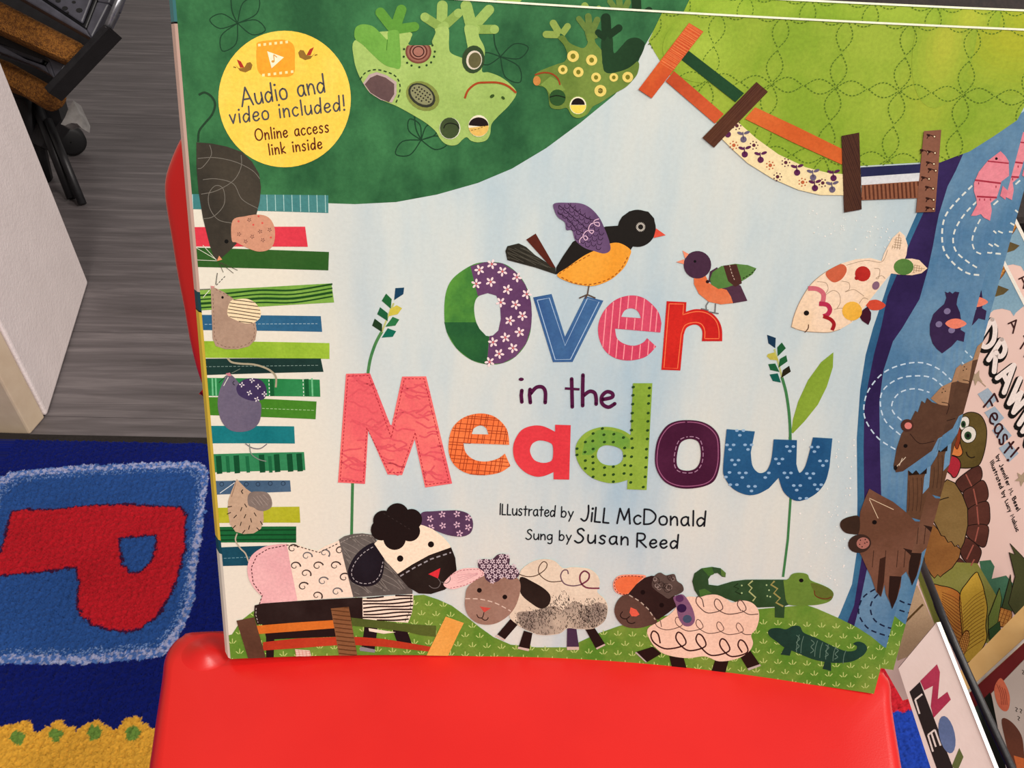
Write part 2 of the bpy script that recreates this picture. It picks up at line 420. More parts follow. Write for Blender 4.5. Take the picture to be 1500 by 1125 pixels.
# spine: narrow slanting strip with bands of colour
def spine():
    V = []; F = []; C = []
    xe = lambda y: 247+.0944*y
    bands = [(-40, 31, '4C8A8E'), (31, 34, '141414'), (34, 428, 'E9C4B4'), (428, 456, '28505A'), (456, 458, '141414'), (458, 792, 'F0CF4C'), (792, 812, '1E5566'), (812, 990, 'EDE7D8')]
    for y0, y1, c in bands:
        v0, v1 = (FB.uv(xe(y), y)[1] for y in (y0, y1)); v0 = min(v0, FB.H); v1 = max(v1, 0); k = len(V)
        prof = [(0, 0), (-.0012, -.0006), (SH-.0004, -T_BOOK*.7), (SH, -T_BOOK)]
        for v in (v0, v1):
            for du, h in prof: V.append(FB.O + du*FB.U + v*FB.V + h*FB.N)
        for j in range(3): F.append([k+j, k+j+1, k+j+5, k+j+4]); C.append(lin(c))
    m = mesh_from('spine', V, F, BL)
    for nme in ('Col', 'Col2'):
        a = m.attributes.new(nme, 'FLOAT_COLOR', 'FACE'); a.data.foreach_set('color', np.array(C, np.float32).ravel())
    new_obj('spine', m, INK, book)
spine()
def fig(name, h, label=None): return Fig(name, FB, COVER, BL, h*.4e-3, label)
def near_edge(y): return 1538-.254*y

# ---- background meadow shapes
DG, DG2 = '1F5A34', '37764A'
f = fig('dark_green_hill', .04, 'dark green painted hill')
hill = [(200, -60), (200, 292), (275, 288), (430, 296), (520, 299), (580, 296), (640, 285), (700, 268), (750, 247), (800, 217), (850, 180), (900, 139), (928, 108), (944, 68), (960, 40), (974, 10), (996, -60)]
f.poly(hill, '265A36', '3D7C4B')
for cx, cy, L in ((348, 34, ((18, -22, -65), (-24, -3, 185), (24, 6, 10), (-13, 24, 120))), (733, 83, ((24, -8, -20), (-20, 3, 175), (17, 22, 50), (0, 0, 0))), (617, 205, ((-10, -18, 250), (-22, 12, 160), (14, -14, -60), (22, 4, 10)))):
    for dx, dy, a in L:
        if dx or dy:
            w = math.hypot(dx, dy)
            f.stroke(smooth([(cx, cy), (cx+dx*1.0-dy*.45, cy+dy*1.0+dx*.45), (cx+dx*1.7, cy+dy*1.7), (cx+dx*1.0+dy*.45, cy+dy*1.0-dx*.45), (cx, cy)]), 1.6, '1A4028')
    f.stroke(smooth([(cx, cy), (cx-8, cy-18), (cx-10, cy-44)]), 1.8, '1A4028')
f.done()

f = fig('river', .04, 'blue painted river with dark purple bank')
farx = 1600
outer = [(1352, 240), (1348, 290), (1343, 313), (1328, 347), (1316, 375), (1305, 401), (1296, 430), (1279, 480), (1268, 520), (1260, 571), (1255, 642), (1256, 731), (1255, 809), (1248, 856), (1230, 900), (1222, 915)]
f.poly(outer+[(1230, 1000), (farx, 1000), (farx, 150), (1352, 200)], '27567E', '3B7396')
f.poly([(1374, 240), (1362, 290), (1352, 313), (1335, 350), (1314, 402), (1300, 434), (1291, 478), (1280, 520), (1272, 560), (1266, 600), (1265, 660), (1266, 731), (1263, 813), (1251, 887), (1236, 925), (1236, 1000), (farx, 1000), (farx, 150), (1378, 200)], '291B49', '35265A')
f.poly([(1418, 215), (1411, 225), (1400, 250), (1388, 273), (1375, 315), (1371, 335), (1367, 358), (1359, 395), (1347, 438), (1322, 480), (1308, 500), (1294, 543), (1288, 589), (1289, 660), (1291, 731), (1282, 790), (1269, 838), (1258, 891), (1248, 930), (1250, 1000), (farx, 1000), (farx, 100)], '4E7BA0', '6C93B0')
f.hatch([(1420, 240), (1520, 180), (1500, 300), (1440, 520), (1330, 520), (1350, 440), (1372, 350)], 100, 13, 4, '547FA4', wob=1, jit=5, c2='6890AE')
f.hatch([(1300, 540), (1420, 480), (1360, 760), (1300, 760)], 95, 11, 4, '4C78A0', wob=1, jit=4, c2='6690B2')
RP = 'DCE3DC'
for L, c, w in (([(1424, 272), (1401, 295), (1385, 316), (1380, 340), (1383, 367), (1399, 388), (1417, 400), (1435, 403)], RP, 2.6), ([(1431, 295), (1415, 311), (1401, 332), (1396, 351), (1401, 369), (1417, 383), (1431, 392)], RP, 2.4),
               ([(1436, 321), (1428, 337), (1424, 353), (1428, 367), (1437, 372)], RP, 2.2),
               (X(1180, 500, 2.8125, (370, 445), (300, 400), (250, 330), (240, 270), (260, 200), (320, 130), (400, 95), (480, 88), (550, 115), (600, 160)), 'C3DAEA', 2.0),
               (X(1180, 500, 2.8125, (390, 385), (330, 330), (308, 260), (320, 200), (380, 155), (450, 142), (520, 150), (570, 190)), 'C3DAEA', 2.0),
               (X(1180, 500, 2.8125, (395, 325), (360, 290), (358, 250), (390, 210), (450, 195), (510, 210)), 'C3DAEA', 2.0),
               (X(1000, 800, 4.6875, (1320, 295), (1250, 340), (1215, 400), (1210, 470), (1250, 540), (1300, 580), (1400, 615), (1500, 640)), '16223E', 2.2),
               (X(1000, 800, 4.6875, (1340, 330), (1300, 380), (1290, 440), (1320, 510), (1400, 555), (1500, 575)), '16223E', 2.2)):
    f.dash(L, w, c, 8, 5, sm=True)
for a, b in (((1478, 275), (1484, 271)), ((1455, 300), (1462, 294)), ((1455, 338), (1460, 342)), ((1448, 357), (1455, 361)), ((1446, 370), (1456, 371))): f.stroke([a, b], 2.4, RP, up=False)
f.h += 3.2e-6
for _ in range(120):
    t = rnd.random(); x = 1190+t*110+rnd.gauss(0, 14); y = 330 if rnd.random() < .35 else 640+rnd.random()*230; y = y+rnd.gauss(0, 22) if y == 330 else y
    if y > 600: x = 1256-abs(rnd.gauss(0, 30))-(y-640)*.1
    f.ell(x, y, rnd.uniform(.5, 1.5), rnd.uniform(.5, 1.5), 'F2F2EC', up=False, n=6)
f.done()

LG = '93AE34'
f = fig('lime_green_hill', .16, 'lime green quilted field with dashed petals')
lime = [(996, -60), (974, 10), (950, 60), (958, 75), (966, 88), (1000, 135), (1050, 180), (1081, 190), (1108, 206), (1140, 230), (1180, 248), (1212, 255), (1235, 256), (1260, 243), (1348, 238), (1377, 238), (1400, 229), (1420, 222), (1455, 200), (1490, 176), (1500, 157), (1545, 120), (1600, 60), (1600, -60)]
f.poly(lime, '87A82F', '9DB63C')
def blend(a, b, t): return ''.join('%02X' % int(int(a[i:i+2], 16)*(1-t)+int(b[i:i+2], 16)*t) for i in (0, 2, 4))
for x, y, rx, ry, c, r in ((1360, 140, 50, 80, 'A2B438', 10), (1490, 55, 120, 85, 'AEB630', 0), (1385, 60, 45, 100, 'B2BC3E', 12), (1030, 70, 60, 50, 'A6C244', 0)):
    for k in range(8):
        f.ell(x+rnd.uniform(-2, 2), y+rnd.uniform(-2, 2), rx*(1-.11*k), ry*(1-.11*k), blend('87A82F', c, (k+1)/8), r, c2=blend('9DB63C', c, (k+1)/8), n=30)
def petals(N0, a, b, ri, rj, c):
    f.h += 3.2e-6
    def ves(p, q):
        dx, dy = q[0]-p[0], q[1]-p[1]
        for sgn in (1, -1):
            arc = []
            for k in range(9):
                t = k/8; w = math.sin(math.pi*t)*.235*sgn; arc.append((p[0]+dx*(.03+.94*t)-dy*w, p[1]+dy*(.03+.94*t)+dx*w))
            f.dash(arc, 1.5, c, 3.2, 2.3, within=lime); f.h -= 3.2e-6
    for i in range(*ri):
        for j in range(*rj):
            n = (N0[0]+a[0]*i+b[0]*j, N0[1]+a[1]*i+b[1]*j)
            for v in (a, b):
                m = (n[0]+v[0]/2, n[1]+v[1]/2); e = (n[0]+v[0], n[1]+v[1]); ves(n, m); ves(m, e)
petals((1224, 128), (93.5, 5.3), (-17.3, 101), (-4, 5), (-2, 3), '5A7A22')
f.done()

f = fig('upper_fence', .62, 'orange, green, brown and flowered collage fence')
f.poly(X(920, 0, 5, (443, 372), (848, 683), (785, 748), (390, 438)), '183F24', '1F4A2A')
f.poly([(1106, 157), (1170, 187), (1233, 218), (1233, 241), (1160, 208), (1091, 174)], 'CF5F28', 'DA6F34')
f.poly([(987, 104), (1060, 167), (1047, 181), (975, 119)], 'BC4A26', 'CE5A30')
path = [(1081, 179), (1108, 203), (1140, 226), (1180, 245), (1212, 253), (1236, 255), (1236, 286), (1201, 285.5), (1169, 278), (1132, 262), (1095, 239), (1071, 217), (1057, 203)]
f.poly(path, 'F3E2B0')
P5 = lambda *p: X(1020, 150, 3.75, *p)
for p in P5((315, 235), (490, 330), (445, 408), (693, 442), (222, 128)): f.ell(*p, 2.6, 2.6, '5A2A3A'); f.dots([(p[0]+math.cos(k*.9)*5.6, p[1]+math.sin(k*.9)*5.6) for k in range(7)], 1.1, '5A2A3A')
for p in P5((205, 235), (405, 345), (583, 438)): f.ell(*p, 2.6, 2.6, 'C0643C'); f.dots([(p[0]+math.cos(k*.9)*5.6, p[1]+math.sin(k*.9)*5.6) for k in range(7)], 1.1, 'C0643C')
for (a, b), c in (((265, 285), '5B2450'), ((352, 315), '5B2450'), ((552, 385), '5B2450'), ((752, 415), '5B2450'), ((650, 470), '5B2450'), ((258, 203), '6A6078'), ((640, 412), '6A6078'), ((745, 478), '6A6078'), ((172, 175), '5B2450')):
    x, y = P5((a, b))[0]; f.ell(x, y, 4.6, 4.6, c); f.stroke([(x, y), (x-1, y-11)], 1.6, c, up=False); f.ell(x-5, y-9, 4.5, 2.1, c, 20, up=False); f.ell(x+5, y-10, 4.5, 2.1, c, -20, up=False)
f.poly([(1260, 245), (1348, 240), (1347, 253), (1261, 259)], '1F2348', '2A2A55')
f.poly([(1261, 259), (1347, 253), (1345, 266), (1261, 271)], 'D9DDE0')
rail = [(1262, 271), (1345, 265), (1343, 290), (1261, 293)]; f.poly(rail, '8E5A40'); f.hatch(rail, 86, 6, 2.6, '5A3020')
f.poly(X(920, 0, 5, (445, 168), (550, 232), (172, 720), (75, 655)), 'C95028', 'DE6A30'); f.hatch(X(920, 0, 5, (445, 168), (550, 232), (330, 520), (230, 460)), 32, 2.2, .7, 'E8814A', jit=1)
f.poly(X(920, 0, 5, (938, 600), (1022, 672), (628, 1080), (543, 1008)), '43201A', '54301E'); f.hatch(X(920, 0, 5, (938, 600), (1022, 672), (628, 1080), (543, 1008)), 133, 2.6, .7, '5E3A2A', jit=1)
p2_ = [(1232, 199), (1258, 194), (1261.6, 306.5), (1236, 311)]; f.poly(p2_, '3C211B', '4A2C1E'); f.hatch(p2_, 70, 2.8, .7, '583626', jit=1)
f.poly([(1352.5, 192), (1378, 190), (1369, 310), (1341, 311)], '7E5240', '8A5C48')
for x, y in X(1300, 180, 3.75, (255, 75), (185, 158), (258, 165), (218, 225), (262, 262), (225, 307), (247, 360), (250, 422), (215, 472)):
    if x < 1359: x += 9
    f.stroke([(x, y), (x-8, y-3), (x-11, y+3)], 1.4, '331712'); f.ell(x-9, y-2, 3, 1.6, '331712', 30, up=False); f.ell(x, y, 2.3, 2.3, '5A2A14'); f.ell(x, y, 1.2, 1.2, 'F3E6C0')
f.done()

# ---- bars and mice on the left
f = fig('striped_bars', .12, 'coloured horizontal bars beside the spine')
bars = [([(230, 284), (481, 286), (481, 312), (230, 305)], '3E7F80', '4C8A88'), ([(230, 333), (447, 332), (451, 361.5), (230, 361)], 'D63848', 'E04050'),
 ([(230, 361), (482, 369), (481, 396), (230, 390)], '2A5A22', '335F28'), ([(230, 428), (380, 421), (485.5, 415), (489.6, 443), (230, 459)], '6BA03C', '86B34E'),
 ([(230, 461), (470, 463), (472, 486), (230, 483)], '235A80', '31688C'), ([(230, 499), (482.7, 502.5), (482.7, 525.7), (230, 524)], '86B02C', '9CC23C'),
 ([(230, 526), (470, 525), (474, 544.6), (230, 552)], '142F2C', '1C3A34'), ([(230, 553), (468.4, 556), (469.3, 581), (230, 580)], '1F7A40', '2F8A50'),
 ([(230, 581), (340, 582), (463.8, 588), (462.4, 614), (230, 606)], '3C7C1E', '468628'), ([(230, 624), (431, 624.4), (432, 649.6), (230, 650)], '0E7078', '1A7E84'),
 ([(230, 668), (445.5, 662), (447.4, 688.5), (230, 695)], '2A8050', '34895A'), ([(230, 706), (425, 703.6), (426.3, 720), (230, 729)], '3F5C78', '4A6884'),
 ([(230, 746), (438.7, 742), (440, 765.5), (230, 767)], 'A8AE20', 'B8BC34'), ([(230, 773), (434, 771), (434, 794.7), (230, 795)], '126030', '1A6A3A'),
 ([(230, 805), (437, 798), (436, 827), (230, 831)], '0E4254', '164C60')]
for p, a, b in bars: f.poly(p, a, b)
def up_(L, w, c, **k):
    for s_ in L: f.stroke(s_, w, c, up=False, **k)
f.h += 3.2e-6
up_([[(x, 284.5+(x-270)*.006), (x+.8, 305+(x-270)*.03)] for x in list(range(282, 290, 10))+[391+k*12.2 for k in range(8)]], 1.1, 'A8D2CC')
for k, (w, o) in enumerate(((2.6, 3), (2, 9), (3.4, 15), (2.2, 21))):
    f.stroke(smooth([(288, 430+o), (330, 425+o+2), (380, 424+o-2), (430, 419+o+3), (487, 415+o-2)]), w, '1D4A1C', up=False)
f.h += 3.2e-6
up_([[(x, 668-(x-312)*.03), (x+2, 694-(x-312)*.03)] for x in (320, 346, 383, 405, 424, 438)], 8, '0C4C2C'); up_([[(x, 668), (x+2, 692)] for x in (333, 362, 395)], 5, '1A6840')
up_([[(322, y), (434, y-1)] for y in (777, 784, 791)], 2.2, '0A4422')
up_([[(x, 554), (x+1, 580)] for x in (311, 316, 457)], 2.4, '6FC08A'); up_([[(x, 555), (x+1, 580)] for x in (449, 337, 398)], 6, '125A30')
for x, y in ((325, 709), (343, 707), (361, 709), (378, 709), (396, 708), (415, 708)): f.stroke([(x+3*math.cos(t*.7), y+3*math.sin(t*.7)) for t in range(10)], 1, '26384E', up=False)
for a, b, c in (((300, 475), (465, 474), '9CBCCB'), ((300, 537), (468, 535), '7C9890'), ((330, 596), (462, 601), 'A6CC90'), ((322, 818), (380, 815), '6C9CA8')): f.dash([a, b], .8, c, 4, 2)
f.dash([(394, 556), (395, 580)], 1.3, 'D6EAD8', 3, 2.5); f.dash([(444, 556), (445, 580)], 1.3, 'D6EAD8', 3, 2.5)
f.done()

A6 = lambda *p: X(260, 120, 4.017, *p)
A7 = lambda *p: X(270, 380, 4.325, *p)
A8 = lambda *p: X(290, 580, 4.168, *p)
f = fig('dark_mouse', .24, 'charcoal mouse with dotted tan ear')
f.stroke(A6((126, 76), (160, 62), (200, 85), (222, 130), (205, 190), (160, 245), (128, 290), (122, 352)), 3, '23402A', sm=True)
m1 = A6((112, 355), (200, 362), (290, 380), (380, 412), (440, 470), (480, 540), (492, 620), (485, 700), (465, 780), (400, 800), (330, 850), (330, 930), (350, 950), (300, 1000), (240, 1052), (220, 1045), (190, 960), (150, 800), (125, 650), (112, 500))
f.poly(m1, '35312A', '453F35')
for L in (((120, 450), (220, 445), (340, 470), (440, 520), (485, 570)), ((375, 430), (375, 500), (330, 580), (230, 640), (140, 660)), ((190, 370), (200, 430), (150, 500), (120, 510)), ((150, 575), (230, 570), (330, 600), (380, 690), (475, 745)), ((150, 805), (215, 790), (275, 720), (270, 630), (225, 610), (185, 660), (190, 740), (240, 810), (320, 830))): f.stroke(A6(*L), .9, '77736A', sm=True)
f.poly(A6((325, 815), (400, 790), (480, 780), (540, 800), (572, 860), (570, 940), (540, 985), (480, 998), (420, 980), (350, 945), (320, 930)), 'C68F72', 'D49A7E', sm=True)
f.flowers(A6((423, 812), (363, 895), (487, 880), (402, 938), (503, 930), (543, 870), (440, 910)), 3.4, '8A5E50', 5); f.dots(A6((360, 820), (478, 790), (447, 840), (550, 915), (500, 830)), 1.6, 'D85A50')
f.ell(*A6((289, 938))[0], 3, 3, '0E0E0C'); f.poly(A6((232, 1054), (246, 1022), (264, 1045)), 'E0946A')
for L in (((230, 1045), (110, 975)), ((230, 1048), (150, 960)), ((232, 1052), (108, 1047))): f.stroke(A6(*L), .8, 'D8DCC8')
for L in (((245, 1062), (270, 1120)), ((250, 1062), (330, 1125)), ((255, 1062), (355, 1108))): f.stroke(A6(*L), .8, '4A4438')
f.done()
f = fig('tan_mouse', .3, 'tan mouse with striped ear')
f.stroke(A7((275, 625), (300, 650), (360, 660), (440, 665), (510, 685), (560, 715), (582, 750), (580, 810)), 2.8, 'A59E84', sm=True)
m2 = A7((168, 166), (250, 205), (320, 255), (400, 300), (450, 390), (460, 450), (450, 510), (410, 550), (340, 568), (260, 568), (200, 548), (180, 500), (175, 350))
f.poly(m2, 'A58A76', 'B49984'); f.dash(A7((182, 220), (188, 360), (192, 490), (215, 535), (270, 555), (345, 555), (405, 535), (440, 500), (447, 450), (440, 410)), .9, '7A5F50', 3, 3); f.dash(A7((200, 190), (310, 245)), .9, '7A5F50', 3, 3)
ear = smooth(A7((290, 270), (330, 252), (400, 250), (450, 275), (484, 325), (480, 370), (440, 400), (390, 405), (330, 385), (275, 350)), True)
f.poly(ear, 'F0DDB4'); f.hatch(ear, 8, 5, 1.2, '4E3A2E', wob=.3); f.ell(*A7((243, 240))[0], 1.8, 2, '14110E')
f.poly(A7((166, 166), (195, 170), (178, 185)), 'C88A86')
for L, c in ((((200, 160), (210, 85)), '3A3A36'), (((165, 187), (100, 190)), '3A3A36'), (((160, 195), (120, 240)), 'E0E4D4')): f.stroke(A7(*L), 1, c)
f.dash(A7((205, 162), (260, 105)), 1, '3A3A36', 3, 2)
f.done()
f = fig('purple_mouse', .32, 'purple grey mouse with flowered ear')
f.poly(A7((280, 728), (325, 755), (400, 850), (478, 900), (488, 960), (475, 1030), (430, 1075), (360, 1092), (290, 1080), (240, 1030), (215, 950), (215, 870), (240, 790)), '645E74', '70687C', sm=True)
f.poly(A7((335, 800), (370, 765), (420, 752), (480, 760), (515, 800), (522, 850), (500, 885), (450, 895), (400, 888), (350, 862), (332, 830)), '3C2F55', '443860', sm=True)
f.flowers(A7((365, 793), (430, 765), (468, 805), (413, 845), (508, 852), (460, 885)), 4, 'E2DCE0', 4)
f.stroke(A7((318, 768), (308, 780), (312, 792), (322, 795)), 1, '22202A'); f.poly(A7((262, 722), (290, 716), (300, 738), (280, 738)), 'C47C88')
f.stroke(A7((268, 735), (220, 780)), 1, '22302A'); f.stroke(A7((280, 745), (250, 800)), 1, 'E0E4D4'); f.stroke(A7((300, 720), (355, 692)), .9, '6C7A6C')
f.stroke(A8((290, 290), (330, 315), (380, 320), (422, 292)), 1.4, '6E6A74', sm=True); f.stroke(A8((315, 292), (325, 350), (370, 385), (418, 398)), 1.4, '7E8A80', sm=True)
f.done()
f = fig('spiky_mouse', .34, 'beige mouse with dark prickles and grey ear')
f.stroke(A8((240, 838), (230, 880), (260, 930), (290, 960), (310, 1010)), 2, 'B9AE98', sm=True)
f.poly(A8((238, 506), (265, 535), (295, 565), (330, 590), (340, 660), (400, 700), (402, 760), (385, 810), (340, 838), (280, 842), (230, 828), (195, 780), (183, 700), (185, 640), (205, 580)), 'B99E84', 'C6AC92')
f.poly(A8((305, 610), (330, 585), (370, 582), (420, 588), (448, 625), (450, 675), (410, 700), (370, 698), (340, 680), (308, 665)), '766B64', '8C8078', sm=True)
f.hatch(A8((315, 615), (420, 595), (440, 670), (340, 670)), 50, 5, .9, '9A8E86', wob=1)
for x, y, a in ((195, 675, -10), (190, 715, -25), (228, 735, -45), (265, 690, -70), (288, 733, -65), (325, 758, 75), (350, 722, 60), (388, 775, 60), (262, 780, -75), (313, 802, -75), (222, 798, -45), (280, 828, -50), (368, 812, 45), (292, 668, 60)):
    r = math.radians(a); x, y = A8((x, y))[0]; f.stroke([(x-3.2*math.cos(r), y-3.2*math.sin(r)), (x+3.2*math.cos(r), y+3.2*math.sin(r))], 1.3, '2E211A', up=False)
f.stroke(A8((275, 570), (266, 582), (275, 596)), 1.5, '1A1412'); f.stroke(A8((225, 528), (135, 592)), 1, 'DCE4E4'); f.stroke(A8((232, 530), (205, 615)), .9, '8A6E58')
f.done()

# ---- badge
f = fig('round_badge', .2, 'round yellow badge about audio and video')
f.ell(417, 145, 97, 100, 'FBD04C', c2='FFDA5E', n=60)
f.poly(smooth([(378, 62), (400, 58.5), (420, 59), (431, 68), (432, 90), (431.5, 105), (424, 112), (404, 113), (388, 112), (378, 104), (375.5, 85), (376, 70)], True), 'F3A62C', 'F6AC34')
for a, b, s_ in (((380, 66), (420, 61.5), 1), ((386, 110), (428, 105), 1)):
    for k in range(6): t = k/5; f.ell(a[0]+(b[0]-a[0])*t, a[1]+(b[1]-a[1])*t, 2.6, 2.8, 'FBE9A8', up=k == 0, n=4, rot=40)
f.poly([(391.5, 75), (416, 84), (398, 100)], 'FDF3D2'); f.stroke([(401, 80), (402, 90)], 1.4, 'D9A04A'); f.ell(400, 90, 2.4, 1.8, 'D9A04A'); f.stroke([(401, 80), (406, 84)], 1.4, 'D9A04A')
for sx, ox, oy in ((1, 356, 97), (-1, 451, 79)):
    Q = lambda *p: [(ox+sx*a, oy+b) for a, b in p]
    f.poly(Q((-11, -2), (-6, 3), (2, 2), (6, -5), (11, -6), (14, -2), (12, 5), (4, 9), (-4, 7)), '8A6A2A', 'A07030'); f.poly(Q((-9, -10), (-3, -7), (2, 2), (-4, 2)), 'B03424'); f.stroke(Q((-14, 1), (-10, 2)), 1.6, '8A6A2A')
GREY_T, BR_T = '4C4E54', '5E2418'
f.text('Audio and', (355, 156), (477, 134.5), 27, 2.5, GREY_T); f.text('video included!', (338, 181), (506, 161), 22, 2.3, GREY_T, .26)
f.text('Online access', (375, 206), (482, 193), 17, 1.9, BR_T, .26); f.text('link inside', (395, 227), (472, 217), 16.5, 1.9, BR_T, .28)
f.done()

# ---- frogs
Fq = lambda *p: X(500, 0, 5, *p)
f = fig('large_frog', .24, 'large light green frog with round spots')
G1, G1b = '9CBC62', 'ACCA70'
for a, b, w in (((735, 200), (740, 42), 78), ((735, 205), (612, 125), 66), ((755, 190), (858, 96), 66), ((955, 200), (915, 44), 84), ((975, 190), (1082, 72), 74), ((985, 215), (1122, 215), 66)):
    f.stroke(Fq(a, b), w/5, G1 if w > 70 else '8AAA52'); f.ell(*Fq(b)[0], w/10, w/10, G1); f.ell(*Fq(a)[0], w/10, w/10, G1)
body = [(95, 300), (93, 430), (120, 530), (160, 610), (210, 680), (290, 730), (390, 770), (450, 800), (530, 845), (620, 900), (690, 960), (720, 1010), (755, 1048), (800, 1065), (850, 1058), (890, 1020), (920, 1005), (950, 1030), (1000, 1042), (1060, 1028), (1090, 980), (1100, 910), (1150, 850), (1230, 770), (1283, 680), (1230, 610), (1160, 560), (1080, 530), (1030, 520), (1050, 400), (1045, 340), (1010, 270), (995, 200), (905, 190), (915, 290), (925, 360), (900, 420), (860, 415), (800, 385), (788, 330), (782, 200), (690, 210), (690, 240), (665, 300), (655, 330), (500, 330), (507, 290), (503, 235), (290, 232), (250, 260)]
f.poly(Fq(*body), G1, G1b, sm=True)
G2, G2b = '5E9A38', '74AE48'
for a, b, w in (((375, 205), (287, 92), 74), ((400, 190), (440, 72), 76), ((420, 212), (536, 196), 70)):
    f.stroke(Fq(a, b), w/5, G2); f.ell(*Fq(b)[0], w/10, w/10, G2)
f.ell(*Fq((395, 210))[0], 11, 9, G2)
f.poly(Fq((98, 225), (120, 190), (170, 178), (235, 195), (290, 245), (338, 290), (345, 230), (415, 225), (428, 300), (435, 488), (380, 496), (310, 470), (230, 400), (160, 330), (103, 285)), G2, G2b, sm=True)
f.stroke(Fq((338, 290), (332, 370)), .9, '3E7424')
# rings under the arms
for r, c in ((95, '7A4638'), (82, '9A6858'), (66, '5E2A20'), (56, 'A87868'), (44, '32100C'), (36, 'A87262')):
    f.poly([Fq((565+r*math.cos(t), max(332, 378+r*.92*math.sin(t))))[0] for t in [k*math.pi/20 for k in range(41)]], c)
f.dots(Fq((460, 360), (458, 415), (483, 460), (515, 480), (572, 492), (625, 478), (658, 457), (680, 415), (685, 378), (668, 332)), 1.7, '26401E')
f.ell(*Fq((967, 435))[0], 16.5, 20.5, '33482A', 8); f.ell(*Fq((973, 440))[0], 11.6, 14, 'DCD4C0', 8); f.ell(*Fq((978, 442))[0], 9.4, 11.6, '6E6A44', 8, c2='5C5A38')
pp = Fq((160, 610), (205, 545), (260, 528), (330, 550), (405, 600), (405, 690), (372, 752), (290, 732), (210, 680)); f.poly(pp, 'BBA7A2')
f.poly(Fq((172, 618), (212, 570), (262, 548), (325, 568), (388, 615), (388, 690), (350, 748), (290, 725), (215, 678)), '5E4848', '6A5250')
f.dash(Fq((140, 580), (180, 530), (250, 510), (330, 525), (400, 560), (430, 620), (425, 690), (395, 765)), 1.8, '26401E', 4.5, 3.5, sm=True)
f.ell(*Fq((597, 703))[0], 26, 20, '7C8840', 32, c2='8A9448'); f.ell(*Fq((590, 698))[0], 22, 15.5, '33362A', 36); f.ell(*Fq((590, 694))[0], 18.5, 12.5, '8A8C66', 36)
f.dots([Fq((590+dx*math.cos(.6)-dy*math.sin(.6), 694+dx*math.sin(.6)+dy*math.cos(.6)))[0] for dx in range(-72, 80, 24) for dy in (-34, -10, 14, 38) if (dx/85)**2+(dy/50)**2 < .8], 1.3, '201E18')
f.stroke(Fq((905, 720), (930, 660), (990, 612), (1060, 604), (1150, 606), (1220, 630), (1281, 680)), 3, 'A8461E', sm=True)
f.ell(*Fq((1105, 704))[0], 3.5, 2.4, '36521E', -30); f.ell(*Fq((1185, 717))[0], 3, 2, '36521E', 40)
f.ell(*Fq((796, 940))[0], 15.4, 16, 'DDE0CC'); f.ell(*Fq((794, 938))[0], 14.4, 15.6, '39482C', c2='43552F'); f.stroke(Fq((750, 940), (765, 912), (800, 902), (845, 915), (862, 940)), 1.6, '141A10', sm=True)
f.ell(*Fq((1006, 922))[0], 15, 16, 'EFE9CE'); f.poly([Fq((1006+72*math.cos(t), 918-62*math.sin(t)*.95))[0] for t in [k*math.pi/14 for k in range(-1, 15)]], '1E1212'); f.poly([Fq((1006+73*math.cos(t), 928+70*math.sin(t)))[0] for t in [k*math.pi/14-.12 for k in range(15)]], 'E6BE62'); f.dash(Fq((950, 955), (1000, 945), (1070, 915)), .8, '5A3A1A', 3, 2)
f.done()
Fr = lambda *p: X(740, 0, 5, *p)
f = fig('small_frog', .24, 'small olive frog with yellow spots')
O1 = '6C8238'
for a, b, w, c in (((400, 255), (300, 252), 52, '8FA850'), ((400, 250), (352, 170), 52, '8FA850'), ((415, 250), (457, 193), 48, '8FA850'), ((612, 235), (540, 138), 42, '66803A'), ((620, 230), (608, 120), 48, '66803A'), ((635, 235), (674, 145), 46, '66803A'), ((640, 290), (625, 240), 80, '66803A')):
    f.stroke(Fr(a, b), w/5, c); f.ell(*Fr(b)[0], w/10, w/10, c)
f.poly(Fr((205, 590), (228, 535), (300, 500), (380, 470), (435, 450), (455, 400), (430, 330), (385, 275), (430, 262), (470, 312), (530, 342), (578, 350), (605, 310), (600, 250), (650, 250), (660, 310), (700, 360), (715, 400), (720, 480), (850, 500), (970, 450), (972, 530), (930, 592), (880, 640), (800, 685), (700, 750), (640, 782), (600, 838), (540, 865), (490, 850), (460, 800), (440, 790), (400, 800), (350, 795), (325, 770), (315, 690), (290, 640), (250, 630), (212, 612)), '5E7A30', '77903F', sm=True)
f.ell(*Fr((232, 592))[0], 5.5, 7, 'D8924C', c2='B87838'); f.poly(Fr((260, 620), (330, 560), (400, 600), (440, 660), (330, 690), (300, 650)), '7E9C46')
D1 = '17351C'
f.poly(Fr((708, 280), (782, 265), (795, 388), (850, 340), (900, 288), (960, 276), (1005, 298), (1022, 335), (980, 430), (900, 500), (800, 532), (740, 532), (715, 480)), D1, '1F4224', sm=True)
for a, b, w in (((745, 270), (737, 132), 70), ((750, 265), (832, 205), 54), ((740, 280), (680, 238), 46)): f.stroke(Fr(a, b), w/5, D1); f.ell(*Fr(b)[0], w/10, w/10, D1)
sp = Fr((497, 412), (633, 440), (422, 510), (536, 528), (665, 567), (795, 567), (897, 565), (697, 665)); rs = (8.6, 8.2, 7, 7.6, 7.2, 6.4, 8, 8.8)
for p, r in zip(sp, rs): f.ell(*p, r, r*.98, 'E9D572')
for p, r in zip(sp, rs): f.ell(*p, r*.42, r*.46, '7A7A22', up=False)
f.stroke(Fr((218, 548), (280, 532), (340, 540), (385, 575), (402, 622)), 2.2, '9A3E1C', sm=True)
f.ell(*Fr((383, 715))[0], 12, 12, '2B5428'); f.stroke(Fr((325, 712), (380, 700), (440, 715)), 1.8, '122410', sm=True)
